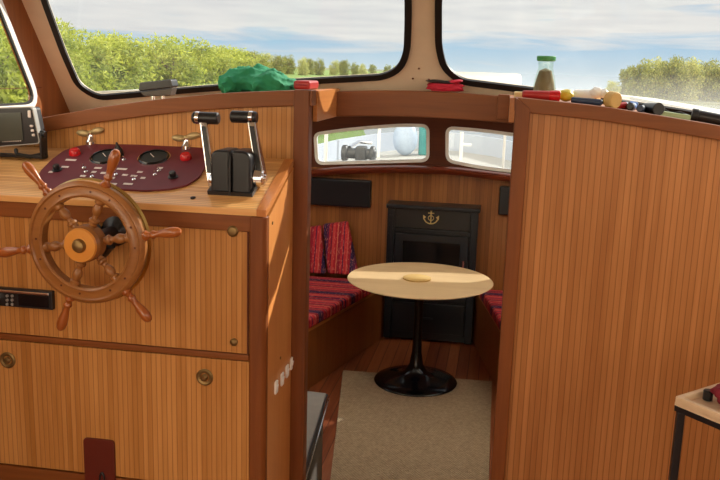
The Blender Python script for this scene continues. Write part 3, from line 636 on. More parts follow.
for x, y, w in ((71, 160, 12), (65, 167, 8), (94, 172, 5), (104, 173, 7), (122, 169, 11), (112, 178, 6), (125, 175, 6), (134, 176, 7), (143, 178, 5), (128, 184, 10), (160, 168, 6), (98, 168, 8), (83, 176, 6), (51, 172, 5), (113, 184, 8), (140, 172, 6)):
    q = onC(x, y, H); w_ = w*.0015
    B().poly([q+Vector((-w_, 0, 0))-CS*.0052, q+Vector((w_, 0, 0))-CS*.0052, q+Vector((w_, 0, 0))+CS*.0052, q+Vector((-w_, 0, 0))+CS*.0052], CN*.0008).build('label_strip', 'label', ip)
q = onC(119, 155, H); B().lathe([(.016, 0), (.015, .02), (.006, .034), (.003, .045), (0, .046)], q, CN, 16).build('switch_boot', 'black', ip)

# brass winged valves behind panel
def wingnut(px, py, base_px, label):
    q = onC(*base_px); t = thing('wing_valve', label, 'valve', q)
    topz = onY(px, py, q.y).z
    B().lathe([(.018, 0), (.018, .010), (.012, .018), (.009, max(.02, topz-q.z-.006)), (.010, topz-q.z)], q, (0, 0, 1), 16).build('stem', 'chrome', t)
    c = Vector((q.x, q.y, topz)); b = B()
    for s_, dz in ((-1, -.002), (1, .008)):
        b.blob(c+Vector((s_*.025, 0, dz)), (.027, .014, .012), 2, rot=Matrix.Rotation(-s_*.15-.1, 3, 'Y'))
    b.blob(c, (.010, .010, .010), 2)
    b.build('wing', 'brasspale', t); 
wingnut(93, 133, (91, 144.5), 'pale brass wing valve left of the gauges near the chart plotter')
wingnut(188, 138, (186.5, 149), 'pale brass wing valve beside the throttle levers')

# ------------------------------------------------------------------ throttle control
tb = onC(236, 196); tb = Vector((tb.x, tb.y, tb.z))
Tc = Vector(((onC(214, 193).x+onC(257, 193).x)/2 - .012, tb.y+.055, 0)); Tc.z = CP.z + (Tc.y-CP.y)*CS.z/CS.y
print('throttle centre', Tc)
TY = Tc.y; w2 = (onY(256, 175, TY-.05).x-onY(216, 175, TY-.05).x)/2
ztop = onY(236, 149, TY).z
t = thing('throttle_control', 'black twin-lever throttle control with chrome levers on the console top', 'throttle', Tc)
def arch(x0, x1, r, grow_=0):
    pts = []; zc_ = ztop-r
    for k in range(0, 13): a = pi*k/12; pts.append(Vector((x0, TY-cos(a)**.5*r if cos(a) > 0 else TY+(-cos(a))**.5*r, zc_+sin(a)**.6*r)))
    f = lambda y: CP.z+(y-CP.y)*CS.z/CS.y+.002
    pts.append(Vector((x0, TY+r, f(TY+r)))); pts.append(Vector((x0, TY-r, f(TY-r))))
    return pts, Vector((x1-x0, 0, 0))
r_ = .052
for a0, a1 in ((-w2, -.002), (.002, w2)):
    fo = lambda y: CP.z+(y-CP.y)*CS.z/CS.y+.002
    rc = [.0, .030, .0, .0] if a0 < -.01 else [.0, .0, .030, .0]
    xs_ = [Tc.x+a0, Tc.x+a0, Tc.x+a1, Tc.x+a1]; zs_ = [fo(TY-r_), ztop, ztop, fo(TY-r_)]
    B().poly(rounded([(x, TY-r_, z) for x, z in zip(xs_, zs_)], rc, 6), (0, 2*r_, 0)).build('housing', 'black', t, bevel=.009, bseg=3)
B().poly(*arch(Tc.x-.003, Tc.x+.003, r_+.006)).build('housing_rib', 'rubber', t)
B().box((Tc.x-w2-.008, TY-.062, Tc.z-.024), (Tc.x+w2+.008, TY+.062, Tc.z-.0)).build('base_plate', 'black', t).location = (0, 0, 0)
bpq = bpy.data.objects['base_plate']; bpq.rotation_euler.x = atan2(CS.z, CS.y); bpq.location = Vector((0, 0, .012))
for s_, piv, elb, hc in ((-1, (213, 181), (204, 122), (205.5, 118)), (1, (262, 178), (252, 122), (243.5, 117))):
    X_ = Tc.x + s_*(w2+.014)
    pv = onX(piv[0], piv[1], X_) if False else Vector((X_, TY, ztop-.075))
    pv = onY(piv[0], piv[1], TY); hd = onY(hc[0], hc[1], TY+.03); tp = onY(elb[0], elb[1]-2, TY+.03)
    piv_ = Vector((pv.x, TY, pv.z))
    B().cyl((Tc.x+s_*(w2-.002), TY, pv.z), (pv.x+s_*.008, TY, pv.z), .030, .027, bev=.004).cyl((pv.x+s_*.007, TY, pv.z), (pv.x+s_*.014, TY, pv.z), .011).build('pivot', 'chrome', t)
    lv = B(); n = 8
    rings = []
    for k in range(n+1):
        u = k/n; q = piv_.lerp(tp, u); wy = .020*(1-u)+.011*u; wx = .012
        rings.append([lv.bm.verts.new(q+Vector((dx*wx, dy*wy, 0))) for dx, dy in ((-1, -1), (1, -1), (1, 1), (-1, 1))])
    for A, D in zip(rings, rings[1:]):
        for j in range(4): lv.bm.faces.new((A[j], A[(j+1) % 4], D[(j+1) % 4], D[j]))
    lv.bm.faces.new(rings[0][::-1]); lv.bm.faces.new(rings[-1])
    lever = lv.build('lever', 'chrome', t, bevel=.003)
    B().poly([piv_.lerp(tp, u)+Vector((dx, -(.020*(1-u)+.011*u)-.0005, 0)) for u, dx in ((.14, -.008), (.14, .008), (.9, .007), (.9, -.007))], (0, -.0008, 0)).build('inset', 'black', lever)
    xa, xb = (onY(193, 118, TY+.03).x, onY(219, 118, TY+.03).x) if s_ < 0 else (onY(231, 117, TY+.03).x, onY(257, 117, TY+.03).x)
    B().cyl((xa, hd.y, hd.z), (xb, hd.y, hd.z), .0185, bev=.004, seg=24).build('grip', 'black', lever)
    cx = xa+.016 if s_ < 0 else xb-.018
    B().cyl((cx-.007, hd.y, hd.z), (cx+.007, hd.y, hd.z), .0195, bev=.002, seg=24).build('grip_band', 'chrome', lever)

# ------------------------------------------------------------------ chart plotter
GY = onC(40, 157).y - .03; print('GY', GY)
def gp(x, y, Y=GY): return onY(x, y, Y)
pl0 = [gp(38, 149), gp(31, 107.5), gp(-70, 104), gp(-70, 156)]
pc = gp(10, 152)
gz = onC(10, 160).z
cp_ = thing('chart_plotter', 'black chart plotter on a bracket at the left end of the console', 'chart plotter', (gp(0, 150).x, GY, onC(5, 158).z))
pl0 = [gp(39.5, 143), gp(32, 107), gp(-60, 110), gp(-60, 151)]
B().poly(rounded(pl0, .012), (0, .05, 0)).build('body', 'black', cp_, bevel=.003)
B().holed([q+Vector((0, -.001, 0)) for q in rounded([gp(40.4, 143.8), gp(32.6, 106.5), gp(-61, 109.5), gp(-61, 151.6)], .013)], [[q+Vector((0, -.001, 0)) for q in rounded([gp(39.2, 142.8), gp(31.8, 107.6), gp(-60, 110.5), gp(-60, 150.6)], .010)]], (0, .02, 0)).build('silver_rim', 'grey', cp_)
B().poly([gp(23.5, 140, GY-.001), gp(21, 112.5, GY-.001), gp(-54, 115, GY-.001), gp(-54, 145, GY-.001)], (0, -.002, 0)).build('screen', 'screen', cp_, bevel=.0006)
for (x, y, w, h) in ((30, 114, .006, .012), (32, 126, .006, .004), (33, 130.5, .006, .004), (34, 135, .006, .004)):
    q = gp(x, y); B().box((q.x-w, GY-.006, q.z-h), (q.x+w, GY, q.z+h)).build('button', 'label', cp_, bevel=.003)
for k in range(9):
    q = gp(3+k*2.2, 141.6-.1*k); B().box((q.x-.0022, GY-.0014, q.z-.0018), (q.x+.0016, GY, q.z+.0018)).build('lettering', 'label', cp_)
kb = gp(41.5, 134, GY+.02); B().cyl(kb-Vector((.01, 0, 0)), kb+Vector((.014, 0, 0)), .014, .011, bev=.002, seg=16).build('bracket_knob', 'black', cp_)
ya = GY+.02
foot = lambda x, y: CP.z+(y-CP.y)*CS.z/CS.y
q0 = gp(43, 136, ya)
B().box((q0.x-.003, ya-.02, foot(0, ya)+.0), (q0.x+.003, ya+.02, kb.z+.006)).box((gp(0, 150, ya).x-.10, ya-.022, foot(0, ya-.02)+.010), (q0.x+.003, ya+.022, foot(0, ya-.02)+.018)).build('bracket', 'black', cp_, bevel=.001)
b = B(); b.tube([gp(16, 150, GY), Vector((gp(20, 153, GY).x, GY-.02, foot(0, GY-.02)+.03)), Vector((gp(30, 155, GY).x, GY+.0, foot(0, GY)+.014)), Vector((gp(41, 156, GY).x, GY+.03, foot(0, GY+.03)+.012))], .007, 8); b.build('cable', 'rubber', cp_)
# small screw cap on counter
q = onC(193, 198); tag(B().lathe([(.008, 0), (.008, .002), (.004, .004), (0, .004)], q, CN, 14).build('drain_cap', 'black'), 'tiny black cap in the console top in front of the throttle', 'cap')

# ================================================================== THINGS ON THE LEDGE
def zl_(x): return zt(x)-.002
# wiper motor / compass on ledge
q = onY(160, 90, 2.95); bz = zl_(q.x)
t = thing('wiper_motor', 'black wiper motor housing on the ledge under the left windscreen', 'wiper motor', (q.x, 2.95, bz))
za, zb_ = onY(160, 91.5, 2.95).z, onY(160, 84, 2.95).z
xa, xb = onY(144, 90, 2.95).x, onY(178, 88, 2.95).x
B().poly(rounded([(xa, 2.90, za), (xb, 2.90, za+.018), (xb-.006, 2.90, zb_+.020), (xa+.004, 2.90, zb_+.004)], .008), (0, .06, 0)).build('housing', 'black', t, bevel=.006)
B().poly([(xa+.004, 2.905, za-.003), (xb-.004, 2.905, za+.015), (xb-.012, 2.905, za-.012), (xa+.02, 2.905, za-.018)], (0, .05, 0)).build('underside', 'darkgrey', t, bevel=.003)
for dx in (-.018, .02): B().cyl((q.x+dx, 2.925, bz-.002), (q.x+dx, 2.925, za+.002), .006).build('bolt', 'chrome', t)
# green cloth
qc = onY(255, 90, 2.85); b = B()
def green():
    b = B(); gz_ = zl_(-.85)
    c1 = onY(247, 84, 2.82); c2 = onY(272, 86, 2.80)
    b.blob((c1.x, 2.85, gz_+.035), (.092, .08, .050), 4, .5, 2.2, Matrix.Rotation(-.12, 3, 'Y'))
    b.blob((c2.x, 2.80, gz_+.022), (.085, .07, .042), 4, .5, 2.4)
    b.blob((c1.x-.055, 2.80, gz_+.020), (.042, .06, .040), 4, .4, 2.6)
    for v in b.bm.verts:
        f = noise.noise(v.co*14)*.016 + abs(noise.noise(v.co*22))*.006; v.co += v.normal*f if v.normal.length > 0 else Vector((0, 0, f))
        v.co.z = max(v.co.z, zt(v.co.x)-.010); 
    o = b.build('folded_cloth', 'green', smooth=80)
    md = o.modifiers.new('r', 'REMESH'); md.mode = 'VOXEL'; md.voxel_size = .006; md.use_smooth_shade = True
    tx = bpy.data.textures.new('folds', 'CLOUDS'); tx.noise_scale = .035; tx.noise_basis = 'VORONOI_F2_F1'
    d = o.modifiers.new('d', 'DISPLACE'); d.texture = tx; d.strength = .013; d.mid_level = .45; d.texture_coords = 'LOCAL'
    return tag(o, 'crumpled green cloth lying on the ledge beside the red case', 'cloth')
green()
q = onY(307, 88, 2.85)
t = thing('small_case', 'small flat red case on the ledge at the top of the left door post', 'case', (q.x-.01, 2.82, zl_(-.66)))
b = B(); b.box((onY(296, 88, 2.8).x, 2.76, zl_(-.66)+.001), (onY(316, 88, 2.8).x-.012, 2.9, zl_(-.66)+.030)); b.build('shell', 'redcase', t, bevel=.008, bseg=3)
b = B(); b.box((onY(296, 88, 2.8).x+.01, 2.754, zl_(-.66)+.014), (onY(316, 88, 2.8).x-.022, 2.762, zl_(-.66)+.018)); b.build('zip', 'darkred', t)
# red pouch on the beam
q = onY(444, 92, 3.02); zq = 1.926
t = thing('pouch', 'crumpled red and black pouch on the beam below the window pillar', 'pouch', (q.x, 3.03, zq))
b = B(); b.blob((q.x, 3.035, zq+.016), (.062, .022, .020), 4, .35, 3)
for v in b.bm.verts: v.co.z = max(v.co.z, zq+.001)
b.build('fabric', 'redcloth', t, smooth=80)
b = B(); b.blob((q.x-.015, 3.025, zq+.034), (.052, .018, .007), 3, .2, 3, Matrix.Rotation(.06, 3, 'Y')); b.build('strap', 'black', t)
b = B(); b.blob((q.x+.035, 3.025, zq+.036), (.030, .014, .007), 3, .2, 3, Matrix.Rotation(-.15, 3, 'Y')); b.build('flap', 'redcloth', t)

# jar with green lid
JY = 2.84; q = onY(544, 91, JY); jz = zl_(q.x); topz = onY(547, 56, JY).z; hj = topz-jz
t = thing('spice_jar', 'glass jar of dried herbs with green lid on the right ledge', 'jar', (q.x, JY, jz))
rw = (onY(557, 88, JY).x-onY(532, 88, JY).x)/2; rn = (onY(556, 60, JY).x-onY(540, 60, JY).x)/2
prof = [(rw*.85, 0), (rw, .006), (rw*.98, hj*.18), (rw*.82, hj*.48), (rn*.95, hj*.72), (rn, hj*.90)]
B().lathe([(0, 0)]+prof+[(rn-.002, hj*.90)]+[(max(r-.002, 0), h+.001) for r, h in reversed(prof[:-1])]+[(0, .002)], (q.x, JY, jz), seg=32).build('glass_body', 'glass_jar', t)
B().lathe([(0, .004), (rw*.8, .004), (rw*.92, .01), (rw*.88, hj*.2), (rw*.70, hj*.45), (rn*.78, hj*.66), (0, hj*.72)], (q.x, JY, jz), seg=24).build('contents', 'seeds', t)
B().lathe([(rn*1.08, hj*.88), (rn*1.2, hj*.9), (rn*1.2, hj*.985), (rn*1.1, hj), (0, hj)], (q.x, JY, jz), seg=32).build('lid', 'lidgreen', t, label='green plastic lid')

def lyingcyl(px0, px1, Y0, Y1, r0, r1, name, mat, label, cat, parts=(), dz=0):
    a = onY(px0[0], px0[1], Y0); b_ = onY(px1[0], px1[1], Y1)
    a.z = zl_(a.x)+r0+.001+dz; b_.z = zl_(b_.x)+r1+.001+dz
    if 0: pass
    if 0: pass
    o = thing(name, label, cat, (a.x, a.y, min(a.z-r0, b_.z-r1)))
    B().cyl(a, b_, r0, r1, seg=24, bev=min(r0, r1)*.3).build('body', mat, o)
    d = (b_-a)
    for nm, mt, u0, u1, k in parts:
        rr0 = (r0+(r1-r0)*u0)*k; rr1 = (r0+(r1-r0)*u1)*k
        B().cyl(a+d*u0, a+d*u1, rr0, rr1, seg=24, bev=.001).build(nm, mt, o)
    return o
# flat cream box edge at doorway side
x0 = onY(511, 93, 2.8).x; x1 = onY(540, 93, 2.8).x
tag(B().box((x0+.01, 2.72, zl_(.1)+.0005), (x1-.02, 2.80, zl_(.1)+.020)).build('card_box', 'cream', bevel=.003), 'flat cream card box at the door end of the right ledge', 'box')
lyingcyl((522, 95), (560, 97), 2.69, 2.69, .011, .016, 'marker_pen', 'redcase', 'fat red marker lying in front of the spice jar', 'marker', [('cap', 'redknob', .72, 1.0, 1.08)])
q = onY(566, 92, 2.76); b = B(); b.blob((q.x, 2.76, zl_(q.x)+.020), (.026, .022, .019), 3, .15, 2)
t = b.build('lemon_bottle', 'yellow', smooth=80); tag(t, 'small round yellow bottle lying between the jar and paper roll', 'bottle')
lyingcyl((573, 97), (598, 98), 2.80, 2.77, .020, .024, 'paper_roll', 'whiteplastic', 'white roll with tan end lying on the right ledge', 'roll', [('roll_end', 'tan', .97, 1.03, 1.02)], 0)
q = onY(613, 97, 2.72); b = B(); b.cyl((q.x-.014, 2.70, zl_(q.x)+.026), (q.x+.006, 2.675, zl_(q.x)+.024), .026, .025, seg=28, bev=.003); tag(b.build('tape_roll', 'tan'), 'round tan tape roll standing at the end of the white roll', 'tape')
q = onY(601, 92, 2.72); b = B(); b.blob((q.x-.012, 2.73, zl_(q.x)+.032), (.022, .02, .017), 3, .25, 3); b.blob((q.x+.008, 2.725, zl_(q.x)+.030), (.016, .016, .014), 3, .25, 3)
for v in b.bm.verts: v.co.z += .008
tag(b.build('tissue', 'whiteplastic', smooth=80), 'scrunched white tissue on top of the white roll', 'tissue')
lyingcyl((571, 101), (602, 103), 2.69, 2.69, .009, .010, 'screwdriver', 'navy', 'dark blue handled screwdriver lying in front of the white roll', 'screwdriver')
lyingcyl((617, 103), (627, 103), 2.70, 2.72, .009, .012, 'lighter', 'redcase', 'small red lighter right of the tape roll', 'lighter', [('cap', 'chrome', .8, 1.0, 1.02)])
lyingcyl((620, 98), (638, 100), 2.78, 2.80, .012, .012, 'battery', 'darkgrey', 'grey battery behind the red lighter', 'battery', [('band', 'blue', .5, .95, 1.03)], .004)
lyingcyl((630, 106), (634, 100), 2.68, 2.80, .012, .012, 'small_torch', 'black', 'small black torch with a blue band right of the lighter', 'torch', [('band', 'blue', .3, .95, 1.05)])
lyingcyl((640, 107), (646, 101), 2.68, 2.80, .011, .011, 'pen_case', 'navy', 'dark blue tube between the small torch and the big black torch', 'tube')
lyingcyl((645, 104), (659, 107.5), 2.76, 2.685, .015, .0185, 'big_torch', 'black', 'stubby black torch in the middle of the right ledge clutter', 'torch', [('lens_ring', 'rubber', .93, 1.01, 1.05)])
q0 = onY(665, 108, 2.72); 
b = B(); b.box((q0.x-.02, 2.70, zl_(q0.x)-.006), (q0.x+.075, 2.76, zl_(q0.x)+.012), Matrix.Rotation(.11, 3, 'Y')); tag(b.build('green_booklet', 'palegreen', bevel=.002), 'pale green booklet right of the stubby black torch', 'booklet')
b = B(); pts = [onY(660+k*5, 104+k*1.2, 2.74+.02*sin(k)) for k in range(7)]
for k, p_ in enumerate(pts): p_.z = zl_(p_.x)+.016+.004*sin(k*1.9)
b.tube(pts, .0035, 8); tag(b.build('cord', 'rubber'), 'thin black cord looping over the green booklet', 'cord')
lyingcyl((692, 111), (745, 121), 2.72, 2.70, .018, .017, 'long_torch', 'black', 'long black torch at the right end of the ledge', 'torch', [('head', 'rubber', 0, .12, 1.1)])

# ------------------------------------------------------------------ tray table bottom right
TYd = 1.9; c0 = onY(675.5, 396, TYd); tz = c0.z
f1 = onZ(722, 415, tz); f2 = onZ(703, 387.5, tz)
d1 = (f1-c0).normalized(); d2 = (f2-c0).normalized()
t = thing('side_table', 'small side table with pale tray top and black legs by the right bulkhead', 'table', (c0.x+.2, c0.y, ZF))
L1, L2 = .45, .42
L2 = min(L2, (2.57-c0.y)/max(d2.y, .05))
cor = [c0, c0+d1*L1, c0+d1*L1+d2*L2, c0+d2*L2]
dn = Vector((0, 0, -1))
ctr = sum(cor, Vector())/4
B().poly([q-Vector((0, 0, .022)) for q in cor], (0, 0, .008)).build('tray_base', 'tray', t)
inn = [q+(ctr-q)*.06 for q in cor]
B().holed([q-Vector((0, 0, .018)) for q in cor], [[q-Vector((0, 0, .018)) for q in inn]], (0, 0, .018)).build('tray_rim', 'tray', t, bevel=.002)
B().holed([q-Vector((0, 0, .036)) for q in cor], [[q-Vector((0, 0, .036)) for q in [q+(ctr-q)*.05 for q in cor]]], (0, 0, .013)).build('frame', 'black', t, bevel=.001)
for q in cor:
    qq = q+(ctr-q)*.05
    if q is cor[3] or q is cor[0] or True: B().box((qq.x-.009, qq.y-.009, ZF+.001), (qq.x+.009, qq.y+.009, tz-.037)).build('leg', 'black', t, bevel=.002)
q = onZ(705, 390, tz); B_ = B().cyl((q.x, q.y-.03, tz-.013), (q.x, q.y-.03, tz+.012), .011, bev=.002); tag(B_.build('bottle_cap', 'black'), 'small black cap standing on the pale tray', 'cap')
q = onZ(728, 400, tz); b = B(); b.blob((q.x+.035, q.y, tz+.016), (.07, .05, .032), 4, .3, 2.5)
for v in b.bm.verts: v.co.z = max(v.co.z, tz-.0135)
tag(b.build('red_bag', 'darkred', smooth=80), 'dark red bag lying on the pale tray', 'bag')

# ================================================================== OUTSIDE
# foredeck
DZ = .98
port = [(-2.05, -3), (-2.1, 3.2), (-2.05, 6), (-1.95, 8.0), (-1.8, 9.2), (-1.5, 10.3), (-1.15, 10.9)]
star = [(-.6, 10.9), (-.1, 10.4), (.5, 9.2), (.95, 8.0), (1.3, 6.0), (1.5, 3.2), (1.55, -3)]
hull = port+star
b = B(); b.poly([(x, y, DZ) for x, y in hull if y > 6.1] + [(1.28, 6.18, DZ), (-2.04, 6.18, DZ)], (0, 0, -.05)); dk = struct(b, 'floor', M['deck'])
for nm, a0, a1 in (('side_deck', (-2.08, 3.1), (-1.945, 6.18)), ('side_deck', (1.045, 3.1), (1.28, 6.18))):
    struct(B().box((a0[0], a0[1], DZ-.05), (a1[0], a1[1], DZ)), nm, M['deck'], dk)
boatwall = None
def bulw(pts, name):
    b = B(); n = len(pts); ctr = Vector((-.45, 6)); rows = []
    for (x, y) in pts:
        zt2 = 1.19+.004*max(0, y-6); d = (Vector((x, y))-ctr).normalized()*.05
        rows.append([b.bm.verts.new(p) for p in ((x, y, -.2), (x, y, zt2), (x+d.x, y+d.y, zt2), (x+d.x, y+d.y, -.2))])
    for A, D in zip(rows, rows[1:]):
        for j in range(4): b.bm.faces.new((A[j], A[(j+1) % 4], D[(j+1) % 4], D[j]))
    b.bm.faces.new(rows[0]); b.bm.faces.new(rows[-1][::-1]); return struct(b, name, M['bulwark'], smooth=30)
boatwall = bulw(port+star[:1], 'port_bulwark'); bulw(star, 'starboard_bulwark')  # the boat's own bulwarks, port then starboard
# stanchions with rail
sp = []
for nm, x, y, Y in (('stanchion', 326, 145, 7.6), ('stanchion', 379, 140, 9.6)):
    a = onY(x, y, Y); sp.append(a); B().cyl((a.x, Y, DZ), (a.x, Y, 1.75), .018).build('stanchion', 'whitegloss', boatwall)
# windlass
q = onY(361, 150, 8.6)
t = thing('windlass', 'dark grey anchor windlass on the foredeck outside the left cabin window', 'windlass', (q.x, 8.6, DZ))
B().box((q.x-.10, 8.5, DZ), (q.x+.10, 8.7, DZ+.06)).build('base', 'winch', t, bevel=.01)
B().cyl((q.x-.16, 8.6, DZ+.14), (q.x+.16, 8.6, DZ+.14), .055, bev=.01).cyl((q.x-.20, 8.6, DZ+.14), (q.x-.14, 8.6, DZ+.14), .085, bev=.01).cyl((q.x+.10, 8.6, DZ+.14), (q.x+.15, 8.6, DZ+.14), .085, bev=.01).build('drum', 'winch', t)
B().box((q.x-.05, 8.52, DZ+.05), (q.x+.06, 8.68, DZ+.22)).build('gearbox', 'winch', t, bevel=.02)
B().tube([(q.x+.08, 8.58, DZ+.16), (q.x+.22, 8.45, DZ+.03)], .018, 8).build('crank_handle', 'winch', t)
b = B(); b.tube([(q.x-.12, 8.6, DZ+.2), (q.x-.05, 8.75, DZ+.25), (q.x+.08, 8.8, DZ+.24)], .02, 8); b.build('chain_stopper', 'chrome', t)
q = onY(405, 147, 10.0)
tag(B().blob((q.x, 10.0, DZ+.205), (.15, .14, .205), 3).build('bow_shade_form', 'bowshade', smooth=80), 'pale blue rounded form standing in for the shaded curve of the bow', 'bow_shade_form')  # rounded form added in place of the shaded curve of the bow
q = onY(424, 146, 10.2)
tag(B().box((q.x-.06, 10.1, DZ+.001), (q.x+.06, 10.3, DZ+.42)).build('gas_locker', 'teal', bevel=.02), 'teal locker standing at the bow beside the pale blue form', 'locker')
q = onY(461, 152, 8.5); q2 = onY(471, 152, 8.5); za, zb2 = onY(461, 144.5, 8.5).z, onY(461, 132, 8.5).z
b = B(); b.tube([(q.x, 8.5, DZ), (q.x, 8.5, zb2-.02), (q.x, 8.5, zb2)], .018, 10); b.tube([(q.x, 8.5, za), (q2.x, 8.5, za)], .015, 10)
tag(b.build('deck_pipe', 'whitegloss'), 'white pipe fitting on deck outside the right cabin window', 'pipe')
q = onY(504, 150, 7.2); b = B(); b.cyl((q.x, 7.2, DZ), (q.x, 7.2, 1.8), .012)
tag(b.build('rail_post', 'whitegloss'), 'thin white rail post outside the right cabin window', 'post')
# hatch dome on coachroof
zh = onY(480, 72.5, 3.9).z; b = B()
b.box((-.42, 3.86, zc(0)-.005), (.075, 4.74, zh)); bpts = b
t = b.build('roof_hatch', 'hatch', bevel=.022, bseg=5); tag(t, 'white rounded hatch on the cabin roof outside the right windscreen', 'hatch')
# hull below (so the boat floats)
# river, banks
gsz = 2500
wtr = B(); wtr.box((-gsz, -400, -.3), (gsz, gsz, -.09)); struct(wtr, 'ground', M['water'])
def bankline(): return [(-2.5, -60), (-2.5, 9), (-2.55, 13), (-2.9, 20), (-5, 29), (-9, 42), (-10, 60), (-8, 100), (0, 330)]
b = B(); BL = bankline(); rows = []
def bh(d, x, y): return -.09 + 1.0*min(1, d/.7)**.7 + .12*noise.noise(Vector((x*.2, y*.2, 0)))*min(1, d)
for (x, y) in [(lambda a, c, t: (a[0]+(c[0]-a[0])*t, a[1]+(c[1]-a[1])*t))(BL[i], BL[i+1], k/12) for i in range(len(BL)-1) for k in range(12)]+[BL[-1]]:
    rows.append([b.bm.verts.new((x-d, y, bh(d, x-d, y) if d > 0 else -.25)) for d in (0, .5, 1, 1.6, 2.4, 4, 7, 12, 25, 60, 300, 1200)])
for A, D in zip(rows, rows[1:]):
    for j in range(len(A)-1): b.bm.faces.new((A[j], A[j+1], D[j+1], D[j]))
struct(b, 'ground', M['grass'], smooth=80)
b = B(); b.poly([(-3.5, -10, .90), (-4.4, -10, .90), (-4.4, 12, .90), (-3.9, 22, .90), (-3.0, 22, .90), (-3.3, 12, .90)], (0, 0, .10)); struct(b, 'path', M['path'])
b = B(); b.poly([(-900, 330, -.3), (-12, 330, -.3), (-30, 1200, -.3), (-1400, 1200, -.3)], (0, 0, 1.2)); struct(b, 'ground', M['bankfar'])
b = B(); b.poly([(11, 92, -.3), (14, 72, -.3), (60, 60, -.3), (300, 50, -.3), (300, 130, -.3), (60, 130, -.3), (16, 104, -.3)], (0, 0, .35)); struct(b, 'ground', M['bankfar'])

def leafmesh(name, mat, rx, ry, h, nclump, nleaf, size, seed, upright=0.0, base_=.0):
    rnd = random.Random(seed); vs = []; fs = []
    cl = []
    for _ in range(nclump):
        a = rnd.uniform(0, 2*pi); rr = sqrt(rnd.random())*.72; z = rnd.uniform(base_, .92); w = sqrt(max(.08, 1-((z-.45)/.58)**2)) if not upright else 1-.25*z
        cl.append((rr*cos(a)*rx*w, rr*sin(a)*ry*w, z*h, rnd.uniform(.16, .30)))
    for i in range(nleaf):
        c = cl[i % nclump]; d = Vector((rnd.gauss(0, 1), rnd.gauss(0, 1), rnd.gauss(0, 1))).normalized()*(rnd.random()**.4)
        p = Vector((c[0]+d.x*c[3]*rx*1.4, c[1]+d.y*c[3]*ry*1.4, c[2]+d.z*c[3]*h*(.7+upright)))
        if p.z < 0: p.z = rnd.uniform(0, .2*h)
        e = Euler((rnd.uniform(0, pi), rnd.uniform(0, pi), rnd.uniform(0, 2*pi))).to_matrix(); s = size*rnd.uniform(.6, 1.3)
        st = (1+2*upright)
        k = len(vs)
        for u, v in ((-.5, 0), (0, -.35), (.5, 0), (0, .35)):
            q = e @ Vector((u*s*st, v*s*.9, 0)); vs.append(p+q)
        fs.append((k, k+1, k+2, k+3))
    me = bpy.data.meshes.new(name); me.from_pydata([tuple(v) for v in vs], [], fs); me.materials.append(M[mat]); return me
def trunkmesh(name, h, r, n, seed):
    rnd = random.Random(seed); b = B()
    b.tube([(0, 0, -.1), (rnd.uniform(-.05, .05)*h, 0, h*.4), (0, rnd.uniform(-.05, .05)*h, h*.75)], r, 7, rf=lambda t: r*(1-.7*t))
    for k in range(n):
        a = rnd.uniform(0, 2*pi); z = h*rnd.uniform(.15, .5); b.tube([(0, 0, z), (cos(a)*h*.16, sin(a)*h*.16, z+h*.18), (cos(a)*h*.24, sin(a)*h*.24, z+h*.34)], r*.4, 5, rf=lambda t: r*.4*(1-.7*t))
    me = bpy.data.meshes.new(name); bmesh.ops.recalc_face_normals(b.bm, faces=b.bm.faces); b.bm.to_mesh(me); b.bm.free(); me.materials.append(M['bark']); return me
WL = [leafmesh('willow', 'willow', 1.2, 1.05, 2.2, 46, 4200, .085, 10+k, .5) for k in range(3)]
WT = [trunkmesh('willow_stem', 2.0, .05, 7, k) for k in range(3)]
def plant(name, crown, stem, x, y, z, s, rz_, label, cat, group):
    e = thing(name, label, cat, (x, y, z), group)
    for nm, me in (('crown', crown), ('trunk', stem)):
        o = bpy.data.objects.new(nm, me); C.objects.link(o); o.parent = e; o.scale = s; o.rotation_euler.z = rz_
    return e
rnd = random.Random(3); y = 11.5; i = 0
while y < 130:
    x = -7.4-.215*y - (0 if y < 60 else (y-60)*.06) - (i % 2)*1.1; sc = rnd.uniform(.82, 1.15)*(1.0+y*.004); sp_ = 1.9*(1+y*.012) + y*.03
    plant('willow_bush', WL[i % 3], WT[i % 3], x+rnd.uniform(-.5, .5), y, .85, (sc*(1+y*.012), sc*(1+y*.012), sc*rnd.uniform(.62, .84)), rnd.uniform(0, 6), 'bright yellow-green willow bush in the hedge along the left bank', 'bush', 'willow bushes along the left bank')
    if y < 40: plant('willow_bush', WL[(i+1) % 3], WT[(i+1) % 3], x-3.1+rnd.uniform(-.3, .3), y+.9, .85, (sc, sc, sc*.84), rnd.uniform(0, 6), 'bright yellow-green willow bush in the hedge along the left bank', 'bush', 'willow bushes along the left bank')
    y += sp_; i += 1
TL = [leafmesh('tree', 'treeleaf' if k != 1 else 'treeleaf2', 5, 5, 9, 60, 5500, .5, 30+k) for k in range(3)]
TT = [trunkmesh('tree_trunk', 8, .3, 7, 20+k) for k in range(3)]
